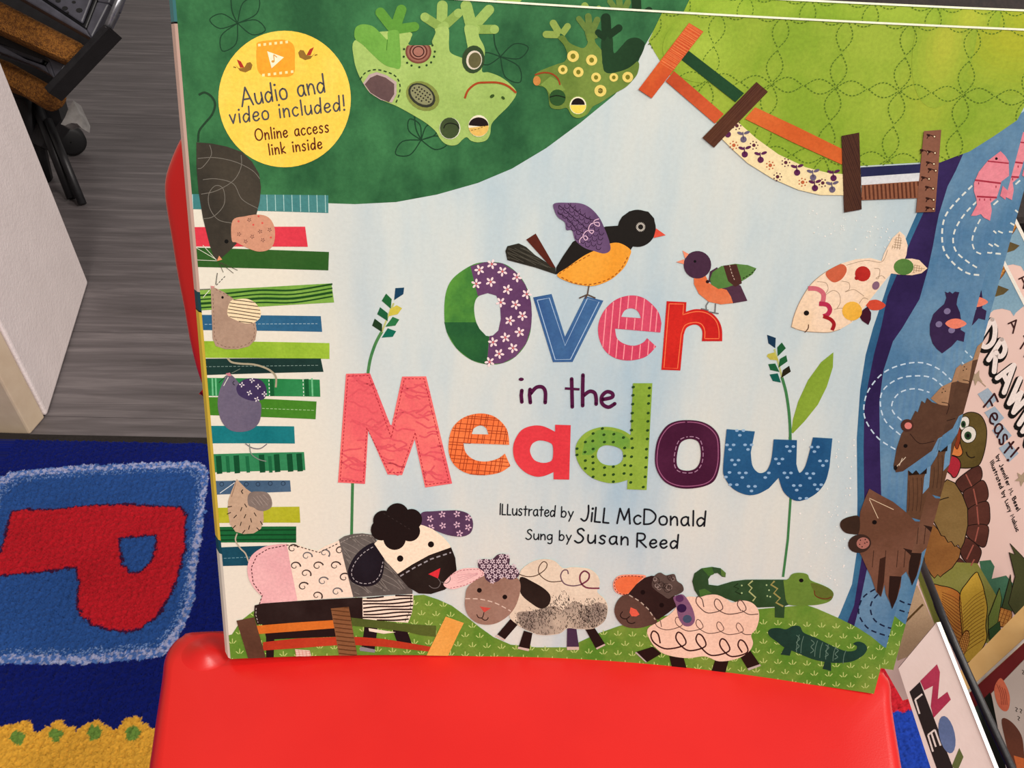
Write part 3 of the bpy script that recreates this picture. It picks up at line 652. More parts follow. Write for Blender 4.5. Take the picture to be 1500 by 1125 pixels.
f.ell(*Fr((535, 782))[0], 14.5, 16.5, '7C9A3C'); f.ell(*Fr((533, 772))[0], 12.2, 12.8, 'F6F1CE'); f.poly([Fr((533+50*math.cos(t), 768-50*math.sin(t)))[0] for t in [k*math.pi/12 for k in range(13)]], '1A1010'); f.poly([Fr((534+58*math.cos(t), 770+62*math.sin(t)))[0] for t in [k*math.pi/12 for k in range(13)]], 'F1DC5C')
f.done()

# ---- title lettering
f = fig('title_lettering', .2, 'collage title letters in mixed fabrics and colours')
Rb = lambda *p: X(640, 280, 4.1667, *p)
oo = smooth(Rb((205, 455), (290, 433), (400, 440), (480, 490), (540, 570), (575, 680), (575, 830), (545, 930), (480, 1010), (400, 1050), (310, 1057), (210, 1030), (120, 960), (60, 860), (45, 750), (55, 620), (100, 530)), True)
oh = smooth(Rb((310, 622), (360, 635), (385, 690), (390, 780), (375, 850), (340, 882), (300, 882), (260, 840), (235, 780), (228, 700), (250, 645)), True)
f.poly(oo, '2E6E34', '5A9A3C', holes=[oh])
f.poly(Rb((45, 800), (60, 860), (120, 960), (210, 1030), (305, 1057), (318, 885), (300, 882), (260, 840), (240, 800)), '1E5230', '2C6636')
half = Rb((205, 458), (290, 433), (345, 434), (400, 440), (480, 490), (540, 570), (575, 680), (580, 755), (575, 830), (545, 930), (480, 1010), (400, 1050), (305, 1057), (320, 884), (342, 880), (375, 850), (390, 780), (385, 690), (362, 637), (310, 622), (250, 640), (225, 540))
f.poly(half, '5F3C64', '6E4A70')
f.flowers(Rb((260, 480), (400, 490), (328, 553), (240, 565), (488, 525), (430, 600), (548, 628), (390, 678), (480, 692), (522, 760), (445, 790), (505, 860), (418, 893), (343, 922), (465, 957), (380, 992), (322, 1042), (335, 445)), 7.4, 'F5DFDF', 5, 'D2696A')
f.poly(Rb((587, 648), (700, 627), (782, 888), (905, 640), (1016, 668), (828, 1042), (708, 1043)), '33598E', '4470A0')
f.stroke(Rb((612, 665), (686, 652), (782, 942), (918, 655), (990, 675), (815, 1026), (722, 1028), (612, 665)), 1.2, 'A9C6E2')
E2 = lambda *p: X(860, 330, 4.892, *p)
es = smooth(E2((533, 700), (515, 630), (470, 570), (400, 518), (310, 502), (210, 530), (130, 600), (85, 690), (80, 780), (105, 860), (150, 920), (220, 958), (310, 968), (400, 950), (450, 918), (495, 868))) + smooth(E2((430, 808), (400, 840), (340, 862), (270, 850), (215, 810), (200, 740))) + E2((525, 768))
eh = smooth(E2((245, 655), (265, 615), (300, 596), (340, 600), (370, 625), (385, 665)))
f.poly(es, 'CC3E5E', 'DA5470', holes=[eh]); f.hatch(es, 95, 11, 1.5, 'F79AA2', holes=[eh], jit=2)
rr = E2((570, 543), (712, 550), (708, 618)) + smooth(E2((708, 618), (780, 600), (870, 615), (935, 670), (965, 740), (968, 830))) + E2((822, 830)) + smooth(E2((822, 830), (825, 760), (800, 720), (760, 712), (712, 735), (692, 785))) + E2((668, 1040), (532, 1035))
f.poly(rr, 'C4201E', 'D32A22')
f.stroke(E2((588, 562), (692, 564), (686, 640)) + smooth(E2((686, 640), (780, 618), (860, 630), (920, 680), (943, 745), (945, 812))) + E2((842, 812)) + smooth(E2((842, 812), (842, 750), (815, 705), (760, 696), (700, 718), (674, 780))) + E2((648, 1025), (550, 1020), (588, 562)), 1.3, 'F5784A')
Tt = lambda *p: X(730, 530, 4.4118, *p)
TC = '501640'
for L, sm_ in ((((152, 185), (148, 215), (152, 258)), 0), (((205, 178), (202, 215), (207, 262)), 0), (((208, 205), (245, 165), (285, 163), (304, 195), (303, 262)), 1), (((474, 110), (476, 200), (478, 290)), 0), (((547, 85), (545, 180), (545, 282)), 0), (((550, 218), (590, 190), (622, 200), (632, 235), (632, 272)), 1), (((675, 242), (735, 228), (735, 202), (700, 193), (668, 225), (672, 270), (712, 292), (752, 270)), 1)):
    f.stroke(Tt(*L), 5.4, TC, sm=bool(sm_))
    for e in (L[0], L[-1]): f.ell(*Tt(e)[0], 2.7, 2.7, TC, up=False)
f.stroke(Tt((430, 171), (525, 177)), 3.6, TC); f.ell(*Tt((148, 112))[0], 3.8, 2.5, TC)
Mm = lambda *p: X(480, 400, 3.409, *p)
Mo = Mm((92, 502), (212, 500), (318, 768), (372, 516), (492, 515), (622, 1050), (487, 1070), (435, 830), (372, 1008), (300, 1005), (203, 785), (187, 1052), (52, 1045))
f.poly(Mo, 'E8636A', 'F67E76'); 
for k in range(70):
    x, y = rnd.uniform(20, 560), rnd.uniform(490, 1060); ss = rnd.uniform(-25, 25); q = [(x+j*30, y+ss*j*.6+rnd.uniform(-14, 14)) for j in range(6)]
    f.dash(smooth(Mm(*q)), 2.4, 'DF5A64', 1e3, 1, within=Mo) if all(inside(p, Mo) for p in smooth(Mm(*q))) else [f.stroke([a, b], 2.4, 'DF5A64', up=False) for a, b in zip(smooth(Mm(*q)), smooth(Mm(*q))[1:]) if inside(a, Mo) and inside(b, Mo)]
f.dash(Mm((102, 514), (205, 510), (318, 822), (384, 527), (482, 527), (606, 1042), (492, 1056), (438, 795), (364, 996), (308, 994), (196, 772), (178, 1040), (63, 1036)), 1.1, 'B02A38', 3.2, 2.2, closed=True)
eo = smooth(Mm((905, 825), (895, 780), (865, 740), (820, 710), (755, 700), (680, 720), (625, 770), (605, 840), (608, 910), (640, 965), (700, 1000), (780, 1008), (860, 995), (913, 962))) + smooth(Mm((885, 900), (850, 925), (790, 940), (730, 930), (690, 895), (678, 848))) + Mm((907, 857))
eoh = smooth(Mm((720, 803), (730, 775), (762, 760), (790, 772), (803, 805)))
f.poly(eo, 'EC7038', 'F4844A', holes=[eoh]); f.hatch(eo, 100, 6.5, 1, '9E3A1C', holes=[eoh], jit=2.5); f.hatch(eo, 4, 6.5, 1, '9E3A1C', holes=[eoh], jit=2.5)
ao = Tt((367, 405), (468, 408), (458, 760), (357, 758), (357, 710)) + smooth(Tt((355, 712), (300, 735), (240, 740), (170, 710), (115, 650), (95, 580), (105, 510), (150, 440), (220, 412), (290, 415), (367, 450)))
f.poly(ao, 'DC3A44', 'E2424A', holes=[smooth(Tt((280, 507), (330, 520), (352, 545), (350, 625), (320, 648), (275, 650), (230, 630), (205, 580), (215, 535), (245, 512)), True)])
do = Tt((870, 137), (995, 137), (958, 827), (832, 822), (835, 762)) + smooth(Tt((835, 762), (770, 780), (700, 780), (610, 750), (540, 690), (502, 610), (505, 530), (560, 460), (640, 425), (720, 420), (800, 440), (855, 472)))
dh = smooth(Tt((700, 538), (760, 548), (800, 575), (803, 630), (770, 662), (720, 668), (670, 655), (640, 620), (640, 580), (660, 550)), True)
f.poly(do, '7FA436', '92B444', holes=[dh])
f.poly(Tt((640, 440), (720, 440), (800, 460), (850, 500), (850, 560), (800, 560), (700, 530), (640, 560), (600, 600), (540, 600), (560, 500)), '5E9A40', '7FA83C')
f.dots(Tt(*[(872, 162), (870, 215), (868, 272), (865, 330), (862, 382), (860, 440), (862, 495), (866, 555), (860, 612), (855, 670), (857, 727), (855, 778), (976, 168), (973, 218), (970, 268), (968, 330), (966, 383), (964, 442), (962, 497), (957, 563), (955, 618), (952, 680), (948, 742), (936, 808), (672, 430), (612, 462), (682, 470), (746, 466), (562, 517), (610, 510), (685, 517), (743, 517), (808, 488), (508, 560), (560, 582), (612, 562), (816, 555), (508, 600), (610, 612), (816, 607), (562, 637), (612, 652), (816, 667), (562, 687), (612, 692), (686, 682), (743, 676), (612, 742), (686, 730), (743, 727), (812, 720), (743, 773)]), 2.5, '26481A', 2.0, -20)
f.poly(smooth(Tt((1220, 375), (1310, 385), (1380, 420), (1425, 480), (1435, 570), (1430, 670), (1400, 760), (1340, 800), (1240, 818), (1150, 810), (1070, 770), (1020, 690), (1012, 600), (1030, 500), (1080, 420), (1140, 385)), True), '431633', '4E1E3C', holes=[smooth(Tt((1235, 497), (1290, 515), (1308, 580), (1300, 650), (1270, 690), (1220, 702), (1170, 690), (1152, 650), (1158, 580), (1180, 520)), True)])
f.stroke(smooth(Tt((1220, 388), (1300, 396), (1365, 428), (1410, 485), (1420, 570), (1415, 665), (1388, 745), (1335, 786), (1240, 802), (1155, 796), (1080, 760), (1032, 685), (1026, 600), (1044, 505), (1090, 432), (1145, 398)), True, 6), 1.3, '9C5C80')
f.dash(smooth(Tt((1235, 482), (1300, 500), (1322, 578), (1314, 655), (1278, 705), (1220, 717), (1160, 703), (1136, 655), (1142, 575), (1170, 505)), True, 6), 1.3, 'A8809C', 6, 3)
Ww = lambda *p: X(1030, 480, 4.168, *p)
wo = Ww((143, 618), (315, 632)) + smooth(Ww((290, 760), (300, 840), (335, 883), (375, 880), (400, 850), (418, 790), (430, 680))) + Ww((572, 685)) + smooth(Ww((568, 830), (578, 868), (592, 884), (620, 850), (645, 770), (670, 668))) + Ww((788, 675)) + smooth(Ww((770, 850), (745, 940), (690, 1010), (610, 1052), (550, 1050), (490, 1000), (460, 915))) + smooth(Ww((400, 980), (330, 1015), (260, 1018), (180, 980), (130, 910), (122, 840), (143, 618)))
f.poly(wo, '1C4F7C', '265C88')
wd = [(225, 635), (165, 722), (275, 722), (195, 815), (240, 893), (380, 893), (296, 975), (463, 808), (530, 732), (515, 893), (652, 897), (572, 970), (680, 735), (732, 820), (140, 890), (185, 965), (700, 965), (610, 1048)]
dd = [q for x, y in wd for q in Ww((x-20, y-8), (x+20, y-8), (x-2, y+20)) if inside(q, wo)]; f.dots(dd, 2.8, '8FB4D4', 2.0)
f.done()

f = fig('wheat_sprig', .14, 'left wheat sprig with green diamond leaves')
SG = '3F7E4A'
f.stroke(Mm((200, 510), (213, 430), (240, 350), (272, 290)), 4.4, SG, sm=True, c2='5E9050'); f.stroke(Mm((270, 295), (300, 220), (330, 150)), 2.6, 'B8BE78')
f.stroke(Mm((205, 500), (170, 700), (130, 900), (125, 1040), (123, 1125)) + [(515, 788)], 4.2, SG)
for L, c in ((((338, 75), (382, 72), (378, 105), (332, 135)), '14405E'), (((292, 102), (320, 130), (315, 178), (270, 138)), '1E6434'), (((262, 170), (300, 200), (300, 240), (247, 205)), '1C5E3A'), (((235, 227), (272, 255), (272, 295), (222, 262)), '1E3A20'), (((345, 160), (372, 175), (350, 205), (305, 215), (310, 180)), 'CCC24A'), (((325, 218), (358, 232), (338, 262), (288, 268)), '2A7644'), (((300, 275), (342, 290), (325, 318), (270, 322)), '0E6A54')): f.poly(Mm(*L), c)
f.done()
f = fig('wheat_sprig', .14, 'right wheat sprig with a large green leaf')
f.poly(Ww((795, 150), (792, 240), (755, 360), (700, 470), (620, 570), (548, 645), (538, 640), (548, 560), (580, 450), (640, 320), (720, 210)), '7C9E30', '88A838')
f.stroke(Ww((480, 300), (505, 390), (522, 500), (530, 600), (532, 690)), 4.2, SG, sm=True); f.stroke(Ww((435, 130), (460, 220), (482, 305)), 2.6, 'B8BE78')
f.stroke([(1157, 640), (1158, 730), (1154, 790), (1147, 845)], 3.6, SG)
for L, c in ((((390, 43), (443, 62), (440, 125), (398, 95)), '123450'), (((480, 90), (505, 125), (455, 175), (452, 120)), '1C5A32'), (((395, 160), (435, 150), (460, 200), (410, 195), (388, 175)), 'BDB850'), (((507, 168), (515, 205), (458, 245), (468, 190)), '1E5E34'), (((397, 222), (440, 218), (465, 270), (410, 258)), '1C5E3A'), (((525, 232), (535, 268), (475, 308), (487, 258)), '24200E'), (((405, 285), (455, 278), (475, 335), (425, 325)), '0E5E50')): f.poly(Ww(*L), c)
f.done()

f = fig('credit_lettering', .2, 'black handwritten credits')
BK = '141A20'
f.text('ILLustrated', (732, 753.5), (813, 756.5), 16, 1.9, BK, .18); f.text('by', (822, 757), (839, 758), 15, 1.9, BK)
f.text('JiLL', (851, 762), (892, 766), 22, 2.6, BK, .18); f.text('McDonald', (904, 766.5), (1033, 770.5), 22, 2.6, BK, .22)
f.text('Sung', (771, 789.5), (809, 791), 14, 1.9, BK, .2); f.text('by', (819, 791), (836, 792), 14, 1.9, BK)
f.text('Susan', (843, 794), (920, 798), 20, 2.6, BK, .26); f.text('Reed', (933, 801), (993, 803), 20, 2.6, BK, .26)
f.done()

# ---- robin and chick
f = fig('robin', .42, 'large black and orange robin with purple wing')
f.poly(Rb((418, 365), (430, 335), (470, 325), (500, 318), (545, 340), (600, 390), (725, 470), (725, 507), (600, 465), (430, 420)), '26241C', '34322A'); f.hatch(Rb((430, 345), (540, 345), (700, 470), (430, 410)), 25, 3, .6, '5A584C', wob=1)
f.poly(Rb((545, 295), (603, 258), (725, 468), (695, 462)), '4A1C14', '5A261A')
f.poly(Rb((724, 507), (728, 465), (770, 395), (830, 308), (900, 270), (1030, 215), (1105, 210), (1112, 185), (1130, 155), (1175, 122), (1230, 113), (1290, 125), (1325, 165), (1336, 225), (1318, 285), (1270, 320), (1195, 338), (1180, 362), (1000, 440), (850, 480)), '1E1B18'); f.ell(*Rb((1224, 226))[0], 26.8, 27.2, '1E1B18', n=40)
f.poly(Rb((733, 512), (800, 462), (900, 392), (990, 350), (1060, 318), (1120, 318), (1182, 358), (1175, 400), (1150, 455), (1110, 500), (1050, 545), (960, 577), (880, 573), (800, 552)), 'EC9A2C', 'F2A83C', sm=True)
f.dash(Rb((745, 505), (830, 445), (940, 385)), 1.3, 'A45A1C', 4, 3); f.dash(Rb((760, 525), (840, 560), (940, 568), (1050, 535), (1120, 478), (1165, 400)), 1.6, 'A45A1C', 4, 3, sm=True)
wing = smooth(Rb((715, 75), (800, 70), (880, 75), (940, 105), (990, 160), (1020, 220), (1050, 300), (1058, 358), (1020, 380), (960, 365), (900, 345), (845, 300), (825, 240), (790, 235), (780, 190), (740, 160), (718, 120)), True)
f.poly(wing, '5C4468', '6C5278'); f.h += 3.2e-6
for r_ in range(9):
    for k in range(6):
        x, y = 770+r_*30-k*6, 95+r_*27+(k-2)*30-r_*4
        q = smooth(Rb((x-14, y-8), (x-12, y+12), (x+4, y+18), (x+16, y+4)))
        if all(inside(p, wing) for p in q): f.stroke(q, .9, '2A1430', up=False)
for L in (((745, 85), (800, 130), (870, 190), (930, 240)), ((800, 75), (860, 130), (930, 170), (975, 175)), ((740, 130), (800, 170), (850, 230), (900, 260))): f.stroke(Rb(*L), 1, '2A1430', sm=True)
f.stroke(Rb((990, 168), (960, 180), (965, 205), (990, 212), (985, 190), (940, 200), (925, 235), (945, 258), (955, 240), (915, 242), (892, 270), (905, 298), (920, 288), (905, 272), (875, 290), (872, 315)), 1.3, 'E0BCD4', sm=True)
f.poly(Rb((1337, 226), (1396, 268), (1322, 285)), 'DE4A3A', 'E86048')
cx_, cy_ = Rb((1243, 218))[0]; f.h += 3.2e-6
for k in range(18): a = k*math.pi/9; f.stroke([(cx_+3.8*math.cos(a), cy_+3.8*math.sin(a)), (cx_+6.8*math.cos(a), cy_+6.8*math.sin(a))], 1.1, 'D8D4C8', up=False)
for L in (((928, 575), (918, 635)), ((868, 652), (918, 630), (968, 652)), ((918, 632), (905, 655))): f.stroke(Rb(*L), 2, '5A463A')
f.done()
f = fig('chick_bird', .42, 'small purple and orange bird with green wing')
f.poly(E2((880, 330), (930, 300), (1000, 380), (1100, 432), (1148, 540), (1045, 558), (980, 470), (870, 400)), '4A2C40', '553648')
f.poly(E2((765, 370), (850, 362), (872, 412), (940, 445), (1000, 462), (1030, 510), (1045, 557), (960, 566), (870, 547), (800, 490), (765, 420)), 'DA6E40', 'E4865A')
f.ell(*E2((790, 282))[0], 20.2, 20.2, '452A40', c2='4E3248', n=26)
f.poly(E2((683, 180), (728, 205), (702, 238)), 'EE9270'); f.poly(E2((638, 262), (696, 242), (692, 277)), 'EE9270'); f.ell(*E2((772, 258))[0], 2, 2, '0E0A10')
f.poly(E2((880, 385), (898, 335), (960, 292), (1060, 275), (1150, 284), (1213, 308), (1185, 350), (1125, 390), (1070, 420), (1000, 445), (940, 455), (890, 425)), '4E7C3A', '5E8A46')
f.poly(E2((975, 288), (1070, 278), (1100, 370), (1108, 415), (1060, 440), (1010, 400)), '4A2A24'); f.dash(E2((1020, 285), (1035, 340), (1055, 390)), 1, 'C8B0A0', 3, 2); f.dash(E2((1115, 380), (1170, 350), (1208, 312)), 1.4, '1E2E14', 3, 2)
f.ell(*E2((862, 403))[0], 2.5, 2.5, '2A1014')
for L in (((868, 548), (852, 575), (855, 610)), ((920, 560), (915, 630)), ((815, 596), (870, 608)), ((870, 618), (942, 632))): f.stroke(E2(*L), 1.7, '6E6E70')
f.done()

# ---- grass, sheep, lizards
f = fig('grass_hill', .3, 'green grass foreground with pale tufts')
ridge = [(200, 960), (340, 929), (353, 909), (371, 895), (400, 885), (500, 878), (606, 872), (621, 871), (642, 878), (662, 887), (682, 902), (702, 918), (723, 933), (748, 944), (786, 948), (832, 948), (849, 940), (875, 928), (906, 917), (950, 905), (1030, 895), (1111, 892), (1181, 886), (1196, 891), (1228, 905), (1256, 919), (1276, 932), (1294, 947), (1310, 955), (1340, 1010), (1300, 1080), (700, 1060), (200, 1060)]
gp = ridge; f.poly(ridge, '55882A', '78983C'); f.h += 3.2e-6
for j in range(12):
    for i in range(60):
        x = 330+i*21.3+(j % 2)*10.6; y = 880+j*14.2+(x-500)*.055
        if inside((x, y+3), gp) and inside((x, y-4), gp):
            for dx, dy in ((-5.5, -3), (0, -7), (5.5, -4)): f.stroke([(x+dx*.3, y), (x+dx, y+dy)], 1.3, 'B9CF78', up=False)
f.done()

Sh = lambda *p: X(340, 720, 4.5, *p)
S2 = lambda *p: X(520, 720, 3.947, *p)
f = fig('patchwork_sheep', .42, 'large patchwork sheep with black hair, pink rump and striped belly')
for L, c in ((((225, 945), (280, 950), (275, 1098), (225, 1098)), '1E1414'), (((875, 880), (962, 880), (940, 1040), (855, 1020)), '1E1418'), (((1055, 900), (1150, 905), (1185, 1000), (1095, 1010)), '1E1418'), (((195, 860), (680, 840), (690, 955), (230, 975)), '1E1414')): f.poly(Sh(*L), c)
f.poly(Sh((845, 1020), (945, 1040), (940, 1060), (842, 1048)), '8A8890'); f.poly(Sh((415, 1038), (512, 1045), (525, 1092), (425, 1092)), 'E6CFC0'); f.hatch(Sh((415, 1038), (512, 1045), (525, 1092), (425, 1092)), 5, 2.6, .6, 'C07868'); f.hatch(Sh((415, 1038), (512, 1045), (525, 1092), (425, 1092)), 80, 5, .6, 'C07868')
pink = smooth(Sh((200, 690), (150, 640), (110, 570), (103, 490), (130, 420), (200, 368), (280, 348), (362, 343))) + Sh((385, 480), (432, 718), (182, 745))
f.poly(pink, 'E2ACB0', 'EDBCBC')
mid = Sh((362, 343), (430, 348), (500, 375), (565, 388), (620, 355), (708, 320), (745, 480), (800, 692), (432, 718), (385, 480)); f.poly(mid, 'F1DFCB')
for k, (x, y) in enumerate(((400, 375), (492, 425), (415, 490), (565, 490), (610, 405), (680, 488), (485, 540), (600, 590), (470, 625), (560, 685), (690, 660), (740, 565), (712, 388))):
    r = 38; a0 = rnd.uniform(-.6, .8); q = [(x+r*(1-t/19)*math.cos(a0-t*.42), y+r*.85*(1-t/19)*math.sin(a0-t*.42)) for t in range(17)]
    f.stroke(Sh(*q), 2.3, ('4A3C36', '6A6A6C', '3A2E2C')[k % 3], taper=True)
f.dash(Sh((182, 740), (200, 682), (140, 600), (128, 500), (165, 420), (240, 375), (360, 352)), 1.3, '5A2A30', 3.2, 2.2); f.dash(Sh((360, 350), (440, 360), (575, 400), (700, 340)), 1.3, '4A3A34', 3.2, 2.2)
f.poly(Sh((705, 315), (740, 292), (800, 277), (860, 273), (930, 283), (1000, 400), (1100, 550), (1190, 650), (1190, 672), (1000, 682), (800, 695), (745, 480)), '4A4642', '686460'); f.hatch(Sh((720, 320), (930, 290), (1150, 640), (810, 680)), 40, 5, .8, '85817A', wob=3, jit=3)
f.dash(Sh((715, 335), (780, 300), (860, 285), (925, 292)), 1, 'A09A92', 3, 2)
f.poly(Sh((150, 748), (200, 735), (860, 695), (862, 838), (780, 850), (165, 875), (145, 810)), '201614', '2C2220'); f.dash(Sh((160, 765), (158, 810), (172, 862)), 1, 'B0A8A0', 3, 2)
st = Sh((860, 703), (1195, 673), (1195, 740), (1185, 800), (1160, 862), (1000, 850), (862, 836)); f.poly(st, 'F1E4D0'); f.hatch(st, -3, 4.9, 2.3, '281A18', wob=.8)
f.poly(Sh((900, 898), (1080, 925), (1000, 935), (905, 918)), 'F1E4D0'); f.dash(Sh((1180, 680), (1175, 780), (1140, 855)), 1, '1A1212', 4, 2)
f.poly(Sh((943, 335), (870, 365), (805, 430), (765, 520), (788, 590), (860, 622), (940, 612), (988, 560), (1003, 460), (985, 390)), '15131A', '1D1B24', sm=True)
f.dash(Sh((930, 362), (870, 400), (815, 460), (788, 530), (810, 582), (870, 604), (935, 592), (975, 545), (995, 460)), 1.1, 'A8A6A8', 4, 2.5, sm=True)
pe = smooth(S2((385, 122), (450, 112), (530, 108), (600, 108), (660, 130), (683, 180), (670, 235), (620, 258), (540, 250), (450, 218), (375, 190)), True); f.poly(pe, '4C3450', '5A4060')
f.flowers([p for p in S2((435, 155), (505, 130), (590, 128), (655, 150), (590, 190), (508, 195), (655, 205), (605, 240), (440, 205)) if inside(p, pe)], 5, 'D9B8CC', 5)
f.poly(S2((112, 300), (150, 262), (250, 200), (360, 185), (400, 195), (450, 215), (510, 260), (545, 300), (556, 326), (430, 375), (250, 476), (180, 400)), 'F6E6CC')
f.poly(S2((244, 476), (330, 420), (430, 365), (556, 320), (580, 380), (588, 450), (570, 520), (520, 565), (440, 590), (370, 587), (310, 552)), '1C1614', '26201C')
f.dash(S2((262, 487), (340, 440), (440, 388), (556, 350)), 2, '9A9A9E', 6, 4); f.poly(S2((425, 475), (494, 440), (488, 470), (480, 500)), 'D8323C')
f.stroke(S2((480, 500), (495, 525), (480, 552), (450, 555), (428, 540)), 1, '6A6664', sm=True); f.stroke(S2((500, 520), (530, 528), (550, 510), (550, 488)), 1, '6A6664', sm=True)
f.ell(*S2((262, 385))[0], 4.7, 4.7, '14100E'); f.ell(*S2((440, 303))[0], 4.5, 4.5, '14100E')
for x, y, r in ((1090, 150, 76), (1183, 182, 70), (1172, 258, 68), (1072, 308, 74), (985, 250, 70), (998, 190, 68), (1085, 230, 100)): f.ell(*Sh((x, y))[0], r/4.5, r/4.5, '1C1413', up=False, n=28); f.h += 2e-6
f.dash(Sh((1000, 140), (1180, 250)), .7, '3A3230', 3, 4)
f.done()

S3 = lambda *p: X(660, 790, 5.769, *p)
f = fig('grey_sheep', .62, 'middle sheep with taupe face and grey fuzzy belly')
for L, c in ((((505, 672), (570, 715), (460, 842), (395, 800)), '221614'), (((620, 768), (692, 790), (668, 922), (575, 905)), '221614'), (((985, 742), (1062, 742), (1085, 905), (982, 905)), '44304A'), (((1135, 752), (1215, 742), (1305, 880), (1225, 915)), '221614')): f.poly(S3(*L), c)
for L in (((390, 805), (460, 842), (452, 855), (378, 815)), ((570, 903), (664, 922), (660, 942), (568, 922)), ((982, 905), (1085, 905), (1085, 930), (984, 932)), ((1228, 915), (1300, 880), (1310, 890), (1235, 928))): f.poly(S3(*L), 'CDB8AE')
bd = smooth(S3((590, 270), (650, 210), (720, 175), (800, 163), (880, 180), (950, 240), (1020, 232), (1100, 235), (1180, 250), (1240, 300), (1262, 370), (1240, 440), (1300, 500), (1328, 570), (1310, 670), (1250, 730), (1180, 755), (1080, 755), (990, 748), (930, 790), (850, 805), (760, 805), (690, 785), (600, 740), (500, 655), (540, 560), (570, 400)), True)
f.poly(bd, 'E8DDC6', 'DCCFB8')
f.poly(smooth(S3((560, 620), (700, 600), (860, 560), (950, 590), (1040, 520), (1150, 560), (1240, 530), (1320, 560), (1310, 670), (1250, 728), (1180, 752), (1080, 752), (990, 745), (930, 788), (850, 802), (760, 802), (690, 780), (600, 735)), True), 'C4B7A2', '91867A')
f.h += 3.2e-6
for k in range(2600):
    x, y = rnd.uniform(540, 1330), rnd.uniform(400, 810)
    dens = max(0, 1-abs(x-1180)/230)*max(0, 1-abs(y-630)/150)*1.6 + max(0, 1-abs((y-560)-(880-x)*.5)/110)*.9*(x < 1000) + .18*(y > 600)
    if rnd.random() < dens:
        p = S3((x, y))[0]; a = rnd.gauss(1.4, .5); l = rnd.uniform(1.2, 4); q = (p[0]+l*math.cos(a), p[1]+l*math.sin(a))
        if inside(p, bd) and inside(q, bd): f.stroke([p, q], .7, rnd.choice(('3A322C', '4A4038', '2A2420')), up=False)
f.stroke(S3((580, 292), (650, 312), (730, 300), (800, 250), (815, 205), (785, 185), (750, 225), (745, 280), (790, 330), (850, 355), (940, 350)), 1.4, '5A4638', sm=True)
f.stroke(S3((995, 290), (985, 258), (950, 262), (930, 310), (960, 370), (1030, 390), (1100, 380)), 1.8, '6A5260', sm=True); f.stroke(S3((1100, 380), (1160, 340), (1170, 290), (1130, 265), (1095, 300), (1100, 360), (1150, 405), (1258, 410)), 2.4, '5C3444', sm=True, c2='8A3C50')
f.poly(S3((590, 316), (700, 358), (800, 420), (845, 480), (830, 550), (770, 582), (700, 550), (592, 452)), '1E1713', '2A211C', sm=True)
pk = smooth(S3((-60, 375), (20, 285), (90, 248), (160, 238), (245, 243), (290, 290), (220, 345), (120, 390), (10, 418)), True); f.poly(pk, 'EBC0BE', 'F2CECA'); f.dash(S3((0, 300), (90, 258), (240, 248), (280, 290), (210, 342), (110, 388), (0, 408)), .9, 'A4606A', 3, 2)
for k in range(4): f.stroke(S3((60, 300+k*22), (140, 290+k*14), (230, 280+k*4)), .6, 'CF9AA0')
f.poly(smooth(S3((140, 410), (200, 350), (300, 300), (420, 290), (540, 310), (588, 360), (586, 450), (550, 560), (490, 640), (400, 700), (310, 718), (220, 700), (150, 640), (122, 560), (125, 480)), True), '907060', 'A08272')
hr = smooth(S3((235, 190), (275, 163), (350, 165), (400, 125), (460, 122), (500, 155), (500, 212), (550, 230), (580, 280), (560, 322), (500, 336), (440, 315), (400, 352), (340, 362), (295, 330), (280, 270), (240, 240)), True); f.poly(hr, '4A3444', '563E50')
f.flowers([p for x in range(250, 570, 52) for y in range(140, 360, 42) for p in S3((x+(y//42 % 2)*24, y)) if inside(p, hr)], 4, 'D8C8D0', 6)
f.dash(S3((125, 497), (250, 502), (380, 535), (510, 603)), 1.5, 'D8C4B4', 7, 4, sm=True)
f.ell(*S3((244, 427))[0], 3.5, 3.5, '17100E'); f.ell(*S3((459, 483))[0], 3.5, 3.4, '17100E'); f.poly(S3((247, 562), (342, 578), (285, 614)), 'C84E44')
f.stroke(S3((283, 612), (275, 645), (262, 660), (235, 655), (222, 630)), 1.3, '2A1A16', sm=True); f.stroke(S3((262, 660), (285, 678), (308, 675), (320, 655)), 1.3, '2A1A16', sm=True)
f.done()

S4 = lambda *p: X(880, 810, 5.769, *p)
f = fig('curly_sheep', .62, 'right sheep with cream looped wool and dark face')
for L in (((440, 788), (512, 848), (390, 920), (300, 832)), ((578, 868), (700, 883), (730, 990), (605, 985)), ((965, 905), (1080, 905), (1045, 1035), (930, 1010)), ((1262, 820), (1345, 940), (1245, 985), (1182, 880))): f.poly(S4(*L), '221411')
for L in (((300, 832), (288, 838), (378, 920), (390, 918)), ((603, 978), (730, 975), (732, 995), (604, 998)), ((932, 1000), (1045, 1020), (1043, 1040), (926, 1015)), ((1238, 972), (1345, 935), (1352, 950), (1248, 990))): f.poly(S4(*L), 'B8ADA8')
bd = smooth(S4((395, 640), (500, 570), (600, 500), (680, 400), (740, 365), (830, 370), (900, 352), (980, 350), (1060, 385), (1110, 415), (1200, 398), (1280, 420), (1330, 480), (1335, 560), (1310, 640), (1270, 690), (1285, 760), (1250, 830), (1150, 890), (1000, 912), (880, 870), (740, 885), (600, 868), (500, 830), (420, 740)), True)
f.poly(bd, 'EBC8B0', 'F0D2BC')
def loops(pts, r, w, c):
    q = []
    for i, (x, y) in enumerate(pts):
        q += [(x+r*.9, y+r*.3), (x+r*.55, y-r*1.2), (x-r*.25, y-r*1.7), (x-r*.6, y-r*.8), (x+r*.1, y+r*.35)]
        if i+1 < len(pts): n = pts[i+1]; q += [((x+n[0])/2, max(y, n[1])+r*1.0)]
    f.stroke(S4(*q), w, c, sm=True)
loops([(455, 745), (665, 755), (835, 770), (1035, 810), (1190, 820)], 52, 2.2, '3C1C1A')
